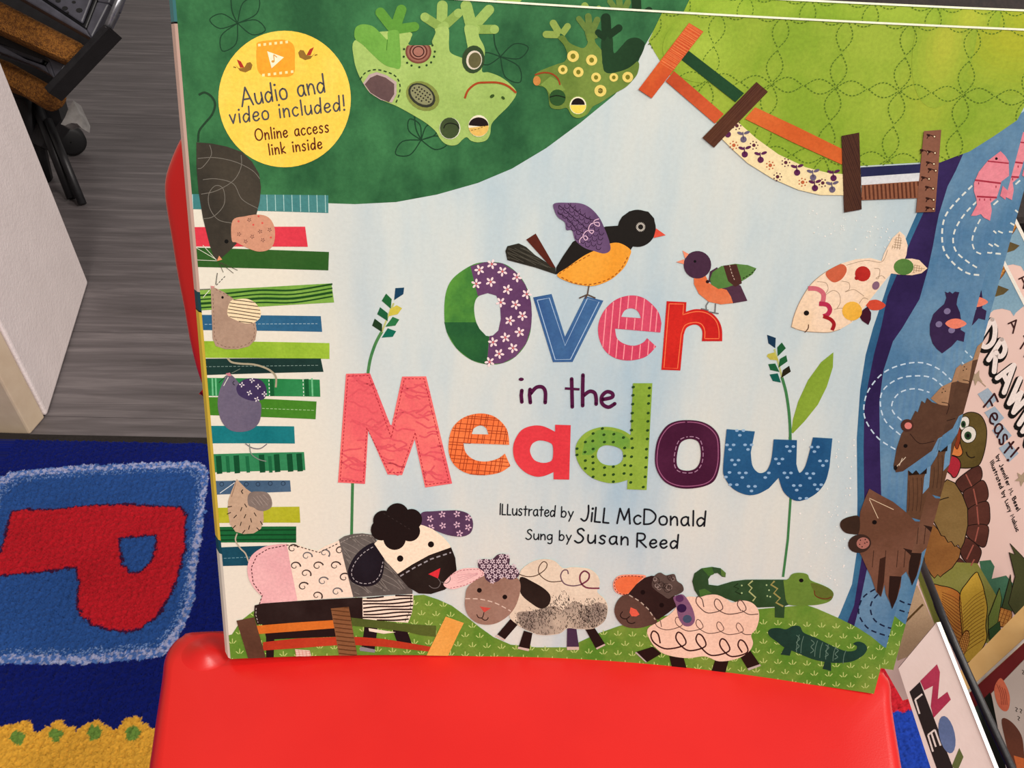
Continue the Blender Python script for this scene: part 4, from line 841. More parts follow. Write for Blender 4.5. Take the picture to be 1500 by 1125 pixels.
loops([(480, 610), (650, 600), (825, 620), (1000, 640), (1165, 650)], 36, 1.2, '6A5048'); f.stroke(S4((1180, 660), (1220, 685), (1270, 685)), 1.3, '6A5048', sm=True)
loops([(830, 440), (985, 460), (1180, 470)], 44, 1.4, '5E4640'); f.stroke(S4((1190, 480), (1250, 515), (1330, 512)), 1.3, '5E4640', sm=True)
f.poly(smooth(S4((240, 345), (180, 352), (120, 320), (105, 250), (150, 190), (250, 178), (380, 188), (330, 250)), True), 'EE9C82'); f.poly(smooth(S4((235, 335), (180, 340), (135, 310), (120, 250), (160, 205), (250, 192), (350, 198), (310, 250)), True), 'E26A3C', 'EC7C50')
f.dash(S4((230, 345), (170, 343), (125, 310), (115, 250), (150, 205), (250, 190), (370, 200)), 1.1, '6A1E1A', 3, 2, sm=True)
f.poly(S4((225, 350), (300, 260), (370, 205), (430, 188), (500, 200), (560, 230), (620, 330), (638, 450), (560, 510), (482, 562), (350, 470)), '2A1B19', '33221F')
f.poly(smooth(S4((215, 345), (260, 360), (330, 410), (400, 480), (478, 575), (400, 612), (300, 632), (200, 615), (140, 560), (115, 490), (130, 420), (170, 368)), True), '533C33', '60463C')
f.dash(S4((240, 352), (330, 405), (400, 470), (460, 560)), 1.6, 'B8A898', 6, 4)
hc = smooth(S4((430, 270), (450, 195), (500, 162), (550, 185), (620, 175), (645, 232), (688, 265), (698, 315), (650, 348), (610, 360), (570, 382), (520, 350), (465, 312)), True); f.poly(hc, '584A44', '3E302C'); f.h += 3.2e-6
for k in range(16):
    x, y = rnd.uniform(455, 660), rnd.uniform(195, 350); r = rnd.uniform(14, 30); q = S4(*[(x+r*math.cos(t*.6), y+r*math.sin(t*.6)) for t in range(12)])
    if all(inside(p, hc) for p in q): f.stroke(q, .7, rnd.choice(('9A8A82', 'B0A29A', '1E1614')), up=False)
f.poly(smooth(S4((612, 375), (650, 352), (695, 348), (740, 400), (780, 480), (795, 560), (770, 605), (730, 617), (690, 600), (655, 540), (635, 440)), True), '7A5474', '86607E')
for x, y, r, c in ((665, 380, 6, '54305A'), (683, 463, 7, '301A44'), (730, 553, 6.6, '40526A')): f.ell(*S4((x, y))[0], r, r*.9, c)
f.poly(S4((252, 455), (300, 475), (327, 515), (300, 532), (260, 530), (242, 500)), 'E0604A'); f.ell(*S4((355, 328))[0], 3.4, 3.4, '120A0A'); f.ell(*S4((514, 437))[0], 3.4, 3.4, '120A0A')
f.stroke(S4((185, 490), (165, 520), (180, 545), (215, 552), (245, 530)), 1.3, '1E1210', sm=True); f.stroke(S4((218, 552), (230, 580), (260, 592), (290, 582)), 1.3, '1E1210', sm=True)
f.done()

Gt = lambda *p: X(1000, 800, 4.6875, *p)
f = fig('large_lizard', .5, 'large green crocodile with zigzag back')
f.poly(Gt((110, 346), (80, 300), (65, 240), (80, 185), (130, 150), (200, 140), (260, 150), (296, 182), (293, 212), (270, 208), (240, 183), (200, 188), (175, 225), (178, 262), (240, 270), (340, 240), (430, 228), (720, 228), (730, 400), (700, 410), (695, 492), (632, 487), (632, 415), (520, 420), (400, 395), (260, 345)), '233F20', '305030')
for L, c in ((((130, 150), (200, 140), (215, 190), (180, 205)), '3E6A2E'), (((260, 150), (296, 182), (293, 212), (265, 200)), '567838'), (((110, 300), (150, 290), (200, 320), (120, 345)), '446E30')): f.poly(Gt(*L), c)
def zig(pts, w, c):
    f.stroke(Gt(*pts), w, c)
zig([(480, 235), (450, 262), (475, 285), (455, 310), (500, 350), (480, 375)], 2.2, 'A8B478'); zig([(630, 238), (605, 262), (650, 290), (625, 320), (668, 355), (640, 385), (690, 412)], 2.6, '9A9454')
zig([(380, 255), (350, 275), (385, 290), (360, 310), (400, 330)], 1.8, '1A3018')
f.dots(Gt((405, 268), (405, 320), (575, 265), (592, 300), (580, 340), (600, 345)), 1.3, 'A8C48C')
f.poly(smooth(Gt((690, 232), (725, 222), (750, 190), (800, 180), (855, 192), (878, 232), (960, 265), (1015, 295), (1035, 330), (1010, 375), (940, 398), (850, 405), (735, 402), (705, 360))), '5C7E30', '6A8C38')
f.poly(smooth(Gt((880, 252), (960, 268), (1015, 297), (1035, 330), (1005, 372), (920, 350), (895, 300)), True), '5E6E2C')
f.stroke(Gt((903, 302), (908, 335), (945, 355), (990, 358), (1022, 345)), 1.3, '6A2A1A', sm=True); f.ell(*Gt((813, 233))[0], 3.3, 2.9, '100E0C')
f.done()
f = fig('small_lizard', .5, 'small dark teal crocodile with curled tail')
f.poly(smooth(Gt((585, 590), (605, 565), (660, 560), (710, 568), (760, 545), (805, 550), (830, 592), (920, 630), (1000, 670), (1070, 702), (1130, 720), (1185, 712), (1195, 685), (1170, 668), (1205, 653), (1250, 670), (1265, 705), (1235, 750), (1160, 790), (1050, 800), (960, 790), (880, 770), (780, 728), (700, 695), (640, 650), (600, 620)), True), '16382E', '20463A')
f.poly(Gt((700, 690), (748, 705), (735, 750), (672, 742)), '16382E'); f.poly(Gt((975, 790), (1018, 800), (1018, 855), (960, 840)), '16382E')
for x in (800, 830, 925, 960, 1000, 1050, 1120): f.stroke(Gt((x, 605+(x-800)*.33), (x-15, 660+(x-800)*.3), (x-20, 725+(x-800)*.25)), .9, '5E8070', sm=True)
for x in (780, 880, 980, 1045): f.stroke(Gt((x, 615+(x-800)*.33), (x+22, 640+(x-800)*.3), (x, 665+(x-800)*.3), (x+18, 690+(x-800)*.28), (x-5, 712+(x-800)*.25)), 1.1, '5E8070', sm=True)
f.done()

# ---- fish and beavers
Fs = lambda *p: X(1140, 320, 5.625, *p)
f = fig('spotted_fish', .3, 'cream fish with red, orange and yellow spots')
f.poly(smooth(Fs((740, 682), (800, 668), (850, 685), (883, 718), (835, 752), (765, 752), (725, 718)), True), 'CC4630', 'D6543A'); f.poly(Fs((735, 725), (765, 775), (762, 830), (742, 877), (690, 842), (663, 797), (700, 750)), '3E1226')
f.poly(Fs((106, 890), (130, 800), (180, 680), (225, 600), (270, 540), (330, 480), (390, 440), (450, 405), (520, 370), (640, 335), (760, 325), (850, 350), (870, 290), (895, 240), (940, 160), (1000, 105), (1040, 140), (1065, 220), (1055, 300), (1042, 332), (1100, 330), (1160, 342), (1228, 410), (1180, 450), (1100, 467), (1000, 462), (930, 452), (880, 510), (830, 575), (790, 625), (740, 690), (670, 780), (600, 860), (510, 912), (420, 937), (250, 934), (150, 915)), 'EFD2AE', 'F4DCC2')
for L in (((108, 890), (130, 800), (180, 680), (270, 540), (390, 440), (520, 370)), ((560, 385), (720, 345), (850, 358), (900, 260)), ((106, 892), (200, 925), (300, 935), (420, 937), (510, 912)), ((320, 520), (390, 530), (410, 580), (385, 630), (450, 592), (500, 620), (510, 690), (480, 745)), ((520, 515), (580, 530), (585, 580), (550, 605), (620, 585), (680, 620), (705, 640)), ((790, 410), (835, 420), (825, 490), (805, 490), (850, 470), (880, 495)), ((460, 750), (530, 740), (590, 800), (600, 850)), ((740, 665), (700, 655), (665, 700))): f.stroke(Fs(*L), .8, 'A89078', sm=True)
f.poly(smooth(Fs((390, 448), (440, 410), (515, 376), (555, 395), (560, 440), (520, 500), (460, 526), (410, 495)), True), 'BE5030', 'CC6444'); f.ell(*Fs((695, 455))[0], 11.4, 11.2, 'A81E1E', c2='B82A24'); f.ell(*Fs((645, 490))[0], 3, 3, 'A81E1E')
f.ell(*Fs((803, 552))[0], 5.2, 6.4, '85647A', 25); f.ell(*Fs((607, 762))[0], 14.6, 14, 'E8AE3A', c2='F0BC4C')
f.ell(*Fs((1032, 398))[0], 14.6, 12, '4E7A38', c2='5A8640')
f.stroke(Fs((245, 575), (320, 580), (370, 620), (365, 690), (345, 700)), 6.8, 'CE6A78', sm=True); f.stroke(Fs((335, 702), (400, 710), (425, 750), (405, 790), (370, 805)), 6.6, 'B82E50', sm=True); f.stroke(Fs((370, 805), (430, 830), (458, 870), (442, 920)), 5.4, 'A01C22', sm=True)
f.ell(*Fs((231, 778))[0], 3.9, 3.7, '170E0C'); f.stroke(Fs((248, 872), (245, 905), (218, 937)), 1.4, '5A3A24', sm=True)
for L in (Fs((1000, 115), (1025, 200), (1000, 260), (935, 250), (950, 180)), Fs((1120, 370), (1210, 408), (1170, 440), (1100, 450))): f.hatch(L, 8, 3.6, .5, 'A08868'); f.hatch(L, 98, 3.6, .5, 'A08868')
f.done()
Kk = lambda *p: X(1300, 180, 3.75, *p)
f = fig('pink_fish', .3, 'pink collage fish with dark red bars')
f.poly(Kk((632, 345), (658, 370), (657, 405), (650, 425), (618, 400)), 'DE8090')
f.poly(Kk((620, 155), (645, 180), (665, 210), (667, 290), (625, 322), (612, 370), (598, 412), (565, 440), (572, 480), (562, 537), (528, 520), (512, 500), (485, 510), (458, 510), (490, 450), (488, 420), (474, 375), (474, 330), (500, 270), (550, 208)), 'DE7E8E', 'EA909C')
for L, w in ((((550, 210), (665, 222)), 2), (((480, 314), (622, 332)), 2.6), (((490, 404), (600, 410)), 2.6)): f.stroke(Kk(*L), w, 'A83044')
for x, y in ((500, 325), (595, 345), (505, 415), (532, 415), (565, 415)): f.stroke(Kk((x, y), (x, y+12)), 1.4, 'A83044')
f.ell(*Kk((597, 196))[0], 2, 2, '180E10')
f.done()
f = fig('purple_fish', .3, 'dark purple fish with coral fin')
f.poly([(1380, 517.5), (1372, 511), (1366, 503), (1362, 490), (1362, 475), (1367, 460), (1375, 452), (1383, 445), (1386, 436), (1384, 427), (1388, 429), (1391, 427), (1395, 430), (1399, 427), (1405, 428), (1402, 438), (1401, 446), (1406, 458), (1408, 472), (1407, 483), (1413.5, 487), (1411.5, 500.5), (1402, 498), (1394, 507)], '2C1C40', '38264C')
K2 = lambda *p: X(1340, 430, 5.357, *p)
for x, y in ((253, 138), (188, 240), (288, 287)): f.ell(*K2((x, y))[0], 5, 4.4, '7C7296', -20)
f.poly(smooth(K2((238, 235), (280, 202), (345, 198), (405, 235), (350, 268), (290, 272)), True), 'E67C62', 'EE8C74')
f.done()
Pp = lambda *p: X(1180, 500, 2.8125, *p)
f = fig('diving_beaver', .34, 'small brown collage animal facing down the river')
f.poly(Pp((515, 235), (560, 186), (602, 166), (620, 110), (650, 85), (700, 70), (760, 60), (760, 330), (600, 300)), '9A7454', 'A88262')
f.poly(Pp((362, 512), (375, 440), (395, 380), (430, 330), (452, 285), (462, 292), (478, 244), (492, 255), (500, 232), (520, 250), (560, 262), (585, 265), (600, 170), (640, 160), (700, 165), (740, 200), (740, 330), (640, 360), (600, 372), (545, 400), (520, 450), (450, 500), (400, 535), (372, 539)), '4A3024', '5C4030')
for L in (((580, 300), (590, 260), (560, 250)), ((430, 380), (470, 420), (530, 410)), ((620, 230), (650, 215), (660, 250))): f.stroke(Pp(*L), 1, '2A1812', sm=True)
f.ell(*Pp((418, 346))[0], 9.4, 9.4, '4A2C22'); f.ell(*Pp((422, 347))[0], 5.4, 5, 'D88078'); f.ell(*Pp((411, 430))[0], 3, 2.8, '120A08'); f.stroke(Pp((375, 515), (412, 476)), 1, 'D8C8B0'); f.stroke(Pp((385, 512), (398, 480)), .9, 'D8C8B0'); f.ell(*Pp((370, 520))[0], 2.6, 3.6, '1A100C'); f.dots(Pp((566, 195), (562, 210), (575, 205), (640, 115), (655, 110)), .9, '2A1812')
f.done()
f = fig('brown_stump', .3, 'brown painted tree stump in the river')
f.poly(Pp((422, 530), (440, 545), (455, 530), (470, 548), (498, 525), (515, 515), (560, 440), (600, 400), (720, 300), (720, 760), (560, 760), (415, 720)), '5C3F2C', '6C4C36')
f.poly(Pp((540, 455), (552, 402), (620, 370), (600, 450), (560, 435)), '5C84A2'); f.poly(Pp((500, 520), (515, 512), (508, 600), (482, 628), (488, 560)), '6C94B4'); f.poly(Pp((422, 530), (440, 545), (455, 530), (470, 548), (500, 522), (498, 545), (425, 552)), '22160F')
f.hatch(Pp((425, 560), (490, 560), (480, 700), (420, 700)), 92, 6, .7, '3E281C', wob=1)
f.done()
f = fig('brown_beaver', .5, 'large brown collage animal hanging over the river')
f.poly(Pp((218, 862), (228, 880), (250, 930), (270, 970), (290, 1030), (310, 1052), (325, 1000), (330, 1040), (350, 1080), (356, 1102), (375, 1060), (390, 1010), (395, 965), (432, 930), (436, 985), (447, 1012), (470, 950), (480, 885), (520, 800), (560, 765), (700, 720), (700, 690), (520, 745), (450, 740), (410, 700), (360, 660), (300, 628), (262, 606), (245, 645), (225, 700), (216, 780)), '664432', '7A5442')
f.poly(Pp((400, 850), (480, 870), (470, 950), (447, 1012), (436, 985), (432, 880)), '2C1A14'); f.poly(Pp((345, 965), (395, 968), (375, 1060), (356, 1102), (340, 1050)), '2C1A14'); f.poly(Pp((305, 895), (330, 885), (322, 990), (310, 1052), (292, 1030)), '3A2218')
for x in (280, 330, 380, 410): f.stroke(Pp((x, 860), (x-6, 930)), .9, '3A241A')
f.poly(smooth(Pp((220, 722), (185, 720), (150, 735), (142, 760), (160, 785), (190, 793), (219, 788)), True), '36261C', '422E22')
f.ell(*Pp((222, 832))[0], 17, 13.6, '3A2820', -12); f.ell(*Pp((236, 830))[0], 9.6, 8.4, 'A86E62', -12); f.dots(Pp((225, 818), (245, 815), (222, 835), (243, 830), (232, 845), (252, 826)), 1, '22140E')
f.ell(*Pp((283, 744))[0], 3.4, 3.2, '120A08'); f.stroke(Pp((262, 645), (362, 692)), 1, 'D8C0A0'); f.stroke(Pp((262, 650), (298, 728)), 1, 'D8C0A0')
f.done()

# ---- lower fence in front of the sheep
f = fig('lower_fence', .72, 'brown, orange, red and yellow collage fence over the grass')
f.poly(Sh((785, 828), (1000, 852), (1100, 866), (1345, 882), (1345, 955), (1250, 945), (1150, 922), (980, 900), (795, 882)), '4A5A26', '56662C')
f.poly(Sh((160, 882), (400, 862), (668, 845), (680, 898), (420, 918), (180, 936)), 'CC6A24', 'D6782E')
f.poly(Sh((205, 990), (430, 965), (690, 955), (830, 955), (1000, 968), (1310, 1020), (1300, 1052), (1000, 1020), (830, 1010), (690, 1010), (430, 1030), (205, 1045)), 'AE3420', 'BC4026')
f.poly(Sh((30, 848), (148, 825), (225, 1098), (110, 1104)), '54382A', '644634')
pc = Sh((652, 768), (770, 757), (828, 1085), (708, 1090)); f.poly(pc, '7E5434', '8A6040'); f.hatch(pc, 4, 6.2, 1.6, '5A3820', wob=.6)
f.poly(S2((525, 720), (630, 757), (600, 815), (535, 954), (412, 950)), 'E2A048', 'EAAE58')
f.done()

f = fig('cover_edge', .8, 'bright cut edge along the top')
f.V += []
for i in range(60):
    u0, u1 = FB.W*i/60, FB.W*(i+1)/60
    f._add([(u0, FB.H-.00055), (u1, FB.H-.00055), (u1, FB.H), (u0, FB.H)], lin('FDFEE4'), lin('FDFEE4'))
f.done()

# ---- the same book again, standing behind the first and a little to the right
tcam = np.array([.0100, -.0079, .00474]); shift = R @ tcam - FB.V*.0003
def copy_tree(o, parent=None):
    c = o.copy(); scene.collection.objects.link(c); c.parent = parent
    for ch in list(o.children):
        if not ch.name.startswith('upper_fence'): copy_tree(ch, c)
    return c
book2 = copy_tree(book); book2.location = tuple(BL+shift)
book2['label'] = 'rear copy of the picture book, peeking out above and right of the front one'

# ------------------------------------------------------------------ red chair
SZ = float(BL[2])-.0006
BZ = float(min(BL[2], BR[2]))-.0008
def seat_ring(pts):
    return [at_z(x, y, BZ-.008)[:2] for x, y in pts]
chair = empty('childs_chair', at_z(760, 1125, 0.0), 'red plastic child chair with a rounded seat and backrest, holding the picture books', 'chair')
rl, rr_ = at_z(237, 1000, BZ-.008), at_z(1306, 1040, BZ-.008); fl, fr = at_z(215, 1125, BZ-.008), at_z(1322, 1125, BZ-.008)
dl, dr = (fl-rl)[:2], (fr-rr_)[:2]
front_l = rl[:2] + dl*(.245/abs(dl[1])); front_r = rr_[:2] + dr*(.245/abs(dr[1]))
back = seat_ring([(241, 970), (250, 950), (266, 935), (300, 927), (500, 925), (800, 935), (1100, 962), (1270, 982), (1296, 992), (1304, 1010)])
def between(a, b, n): return [tuple(np.asarray(a)+(np.asarray(b)-np.asarray(a))*i/n) for i in range(1, n)]
out = [rl[:2]] + back + [rr_[:2]] + between(rr_[:2], front_r + np.array([0, .03]), 9) + [tuple(front_r + np.array([0, .03])), tuple(front_r + np.array([-.012, .008])), tuple(front_r + np.array([-.035, 0]))] + between(front_r + np.array([-.035, 0]), front_l + np.array([.035, 0]), 9) + [tuple(front_l + np.array([.035, 0])), tuple(front_l + np.array([.012, .008])), tuple(front_l + np.array([0, .03]))] + between(front_l + np.array([0, .03]), rl[:2], 9)
out = smooth([tuple(map(float, p)) for p in out], True, 4)
def rounded_slab(name, ring, z, rad, depth, base, parent, mat, dish=0.0):
    ring = np.array(ring); ar = 0
    for i in range(len(ring)): a, b = ring[i-1], ring[i]; ar += a[0]*b[1]-b[0]*a[1]
    if ar < 0: ring = ring[::-1]
    c = ring.mean(0); n = len(ring); nr = []
    for i in range(n):
        t = ring[(i+1) % n]-ring[i-1]; t = t/np.linalg.norm(t); nr.append((t[1], -t[0]))
    nr = np.array(nr); dd_ = ring-c; nr = dd_/np.linalg.norm(dd_, axis=1)[:, None]; rings = []
    for s_ in (.0, .3, .6, .85): rings.append((c+(ring-nr*rad-c)*s_ if s_ else None, z-dish*(1-s_*s_)))
    for k in range(7):
        a = k/6*math.pi/2; rings.append((ring-nr*rad*(1-math.sin(a)), z-rad*(1-math.cos(a))))
    rings.append((ring, z-depth)); rings.append((ring-nr*.004, z-depth-.001)); rings.append((ring-nr*.006, z-depth+.004))
    V = [(c[0], c[1], z-dish)]; F = []; last = None
    for r_, zz in rings[1:]:
        k = len(V); V += [(p[0], p[1], zz) for p in r_]
        if last is None: F += [[0, k+i, k+(i+1) % n] for i in range(n)]
        else: F += [[last+i, k+i, k+(i+1) % n, last+(i+1) % n] for i in range(n)]
        last = k
    F.append([last+i for i in range(n)][::-1])
    return new_obj(name, mesh_from(name, V, F, base), mat, parent, smooth=True)
cb = np.array(chair.location)
rounded_slab('seat', out, BZ, .0105, .026, cb, chair, RED)
for q in ((303, 958),):      # added low bump on the seat corner, shaped to catch highlights
    c0_ = at_z(q[0], q[1], BZ-.0004); V = []; F = []; n = 28
    for i in range(9):
        r_ = 1-i/8*.995
        for k in range(n):
            t = 2*math.pi*k/n; V.append(c0_+np.array([.0125*r_*math.cos(t), .0095*r_*math.sin(t), .0036*math.cos(r_*math.pi/2)**2]))
    for i in range(8):
        for k in range(n): F.append([i*n+k, i*n+(k+1) % n, (i+1)*n+(k+1) % n, (i+1)*n+k])
    F.append([8*n+k for k in range(n)])
    new_obj('highlight_bump', mesh_from('highlight_bump', V, F, cb), RED, chair, smooth=True)
# backrest: rounded panel leaning behind the books
BO = BL + shift - FB.N*(T_BOOK+.013)
def on_back(px, py): return at_plane(px, py, BO, FB.N)
lpx = [(300, 588), (291, 572), (281, 545), (270, 500), (262, 455), (252, 405), (243, 350), (236, 310), (233, 285), (234, 262), (241, 238), (252, 212), (262, 195), (276, 178), (296, 164)]
lp = [((on_back(x, y)-BO) @ FB.U, (on_back(x, y)-BO) @ FB.V) for x, y in lpx]
umid = .112
ringb = lp + [(umid, lp[-1][1]+.008)] + [(2*umid-u, v) for u, v in lp[::-1]] + [(umid, lp[0][1]-.004)]
ringb = lp + between(lp[-1], (2*umid-lp[-1][0], lp[-1][1]), 6) + [(2*umid-u, v) for u, v in lp[::-1]] + between((2*umid-lp[0][0], lp[0][1]), lp[0], 6)
ringb = smooth([tuple(map(float, p)) for p in ringb], True, 3)
def panel(ring, th, rad):
    ring = np.array(ring); c = ring.mean(0); n = len(ring); V = []; F = []; last = None
    lay = [(.5, 0), (.8, 0)] + [(None, k/5) for k in range(6)] + [(None, 1+k/5) for k in range(6)] + [(.8, 2), (.5, 2)]
    nr = []
    for i in range(n):
        t = ring[(i+1) % n]-ring[i-1]; t = t/np.linalg.norm(t); m_ = np.array([t[1], -t[0]]); nr.append(m_ if m_ @ (ring[i]-c) > 0 else -m_)
    nr = np.array(nr)
    for s_, k in lay:
        if s_: r_ = c+(ring-nr*rad-c)*s_; h = 0 if k == 0 else -th
        else:
            a = k*math.pi/2; r_ = ring-nr*rad*(1-math.sin(min(a, math.pi))); h = -th/2+th/2*math.cos(a)
        kk = len(V); V += [BO+p[0]*FB.U+p[1]*FB.V+h*FB.N for p in r_]
        if last is not None: F += [[last+i, kk+i, kk+(i+1) % n, last+(i+1) % n] for i in range(n)]
        else: F.append([kk+i for i in range(n)])
        last = kk
    F.append([last+i for i in range(n)][::-1]); return V, F
V, F = panel(ringb, .012, .006); new_obj('backrest', mesh_from('backrest', V, F, cb), RED, chair, smooth=True)
for u in (.05, .196):
    v0 = min(p[1] for p in lp)
    top = BO+u*FB.U+(v0+.03)*FB.V-.006*FB.N; k = (BZ-.006-top[2])/FB.V[2]; bot = top+k*FB.V
    new_obj('back_strut', tube_mesh('back_strut', [bot, (bot+top)/2, top], [.012, .010, .010], cb), RED, chair, smooth=True)
for i, (p, s_) in enumerate(((rl, 1), (rr_, -1), (np.r_[front_l, BZ], 1), (np.r_[front_r, BZ], -1))):
    sy = -.025 if i < 2 else .03
    top = np.array([p[0]+s_*.03, p[1]+sy, BZ-.02]); bot = np.array([p[0]+s_*.012, p[1]+sy+(.0 if i < 2 else -.01), .009])
    new_obj('leg', tube_mesh('leg', [bot, (top+bot)/2, top], [.013, .015, .019], cb, 14), RED, chair, smooth=True)

# ------------------------------------------------------------------ floor with planks
WOOD, nt, b = mat_new('grey_vinyl_wood', .42, .35)
vv = coords(nt, (.35, 6, 1)); n1 = noise(nt, vv, 9, 6, .65, .8); n2 = noise(nt, coords(nt, (.6, 9, 1)), 10, 4, .6, .9)
ad = N_(nt, 'ShaderNodeMath', operation='ADD'); nt.links.new(n1, ad.inputs[0]); nt.links.new(n2, ad.inputs[1]); hf = N_(nt, 'ShaderNodeMath', operation='MULTIPLY'); nt.links.new(ad.outputs[0], hf.inputs[0]); hf.inputs[1].default_value = .5
col = ramp(nt, hf.outputs[0], [(.30, lin('4A4545')), (.5, lin('625C5D')), (.70, lin('827B7B'))]); nt.links.new(col, b.inputs['Base Color']); bump(nt, b, hf.outputs[0], .12, .001)
SUB = noisy('underlay', '2A2725', '33302E', 30, rough=.9)
V = [(-2.2, -.9, -.006), (2.4, -.9, -.006), (2.4, 2.6, -.006), (-2.2, 2.6, -.006)]
floor = new_obj('floor', slab_mesh('floor', [np.array(v, float) for v in V], np.array([0, 0, -.03])), SUB); tag(floor, kind='structure')
pw, pl = abs(float(at_z(180, 487, 0)[1]-at_z(180, 612, 0)[1])), 1.22; pm = {}
yb = float(at_z(180, 612, 0)[1])
row = 0; y0 = yb - pw*9
for r_ in range(30):
    y = y0+pw*r_
    if y > 2.5: break
    xo = -2.2-[.1, .55, .3, .75, .0][r_ % 5]
    x = xo
    while x < 2.3:
        k = pm.get('p')
        if k is None:
            g = .0003; q = [np.array(v, float) for v in ((g, g, 0), (pl-g, g, 0), (pl-g, pw-g, 0), (g, pw-g, 0))]
            k = pm['p'] = slab_mesh('plank', q, np.array([0, 0, -.0058])); k.materials.append(WOOD)
        if x+pl > -1.9:
            o = bpy.data.objects.new('plank', k); scene.collection.objects.link(o); o.parent = floor; o.location = (x, y, 0)
        x += pl
# object coordinates repeat per plank: vary by object location
for n_ in [n for n in nt.nodes if n.type == 'MAPPING']:
    oi = N_(nt, 'ShaderNodeObjectInfo'); va = N_(nt, 'ShaderNodeVectorMath', operation='MULTIPLY_ADD'); nt.links.new(oi.outputs['Location'], va.inputs[0]); va.inputs[1].default_value = (1.7, 1.3, 1)
    src = n_.inputs[0].links[0].from_socket; nt.links.new(src, va.inputs[2]); nt.links.new(va.outputs[0], n_.inputs[0])

# ------------------------------------------------------------------ wall end and door casing
WALLM = noisy('white_wall_paint', 'EEE2E0', 'F6EAE8', 25, rough=.6, bmp=.5, bscale=220, bd=.0012)
TRIMM = noisy('cream_casing_paint', 'CDB79C', 'D8C4AA', 40, rough=.45, bmp=.15, bscale=120)
A_, B_ = at_z(130, 415, 0), at_z(70, 611, 0)
dAB = nrm(B_-A_); C_ = at_z(45, 637, 0)
left = np.array([-1.0, 0.02, 0])
pts = [A_, B_, B_+np.array([-.9, 0, 0]), A_+np.array([-.9, .12, 0])]
up3 = np.array([0, 0, 2.4])
w = new_obj('wall_left', slab_mesh('wall_left', [p+np.array([0, 0, .0005]) for p in pts], up3), WALLM); tag(w, kind='structure'); bevel(w, .004, 3)
p2 = B_+np.array([.0, -.001, 0]); C2 = np.array([C_[0], C_[1], 0])
q = [p2+np.array([-.002, 0, 0]), C2, C2+np.array([-.8, -.0, 0]), p2+np.array([-.8, 0, 0])]
w = new_obj('trim_1', slab_mesh('trim_1', [p+np.array([0, 0, .0005]) for p in q], up3), TRIMM); tag(w, kind='structure'); bevel(w, .002, 2)

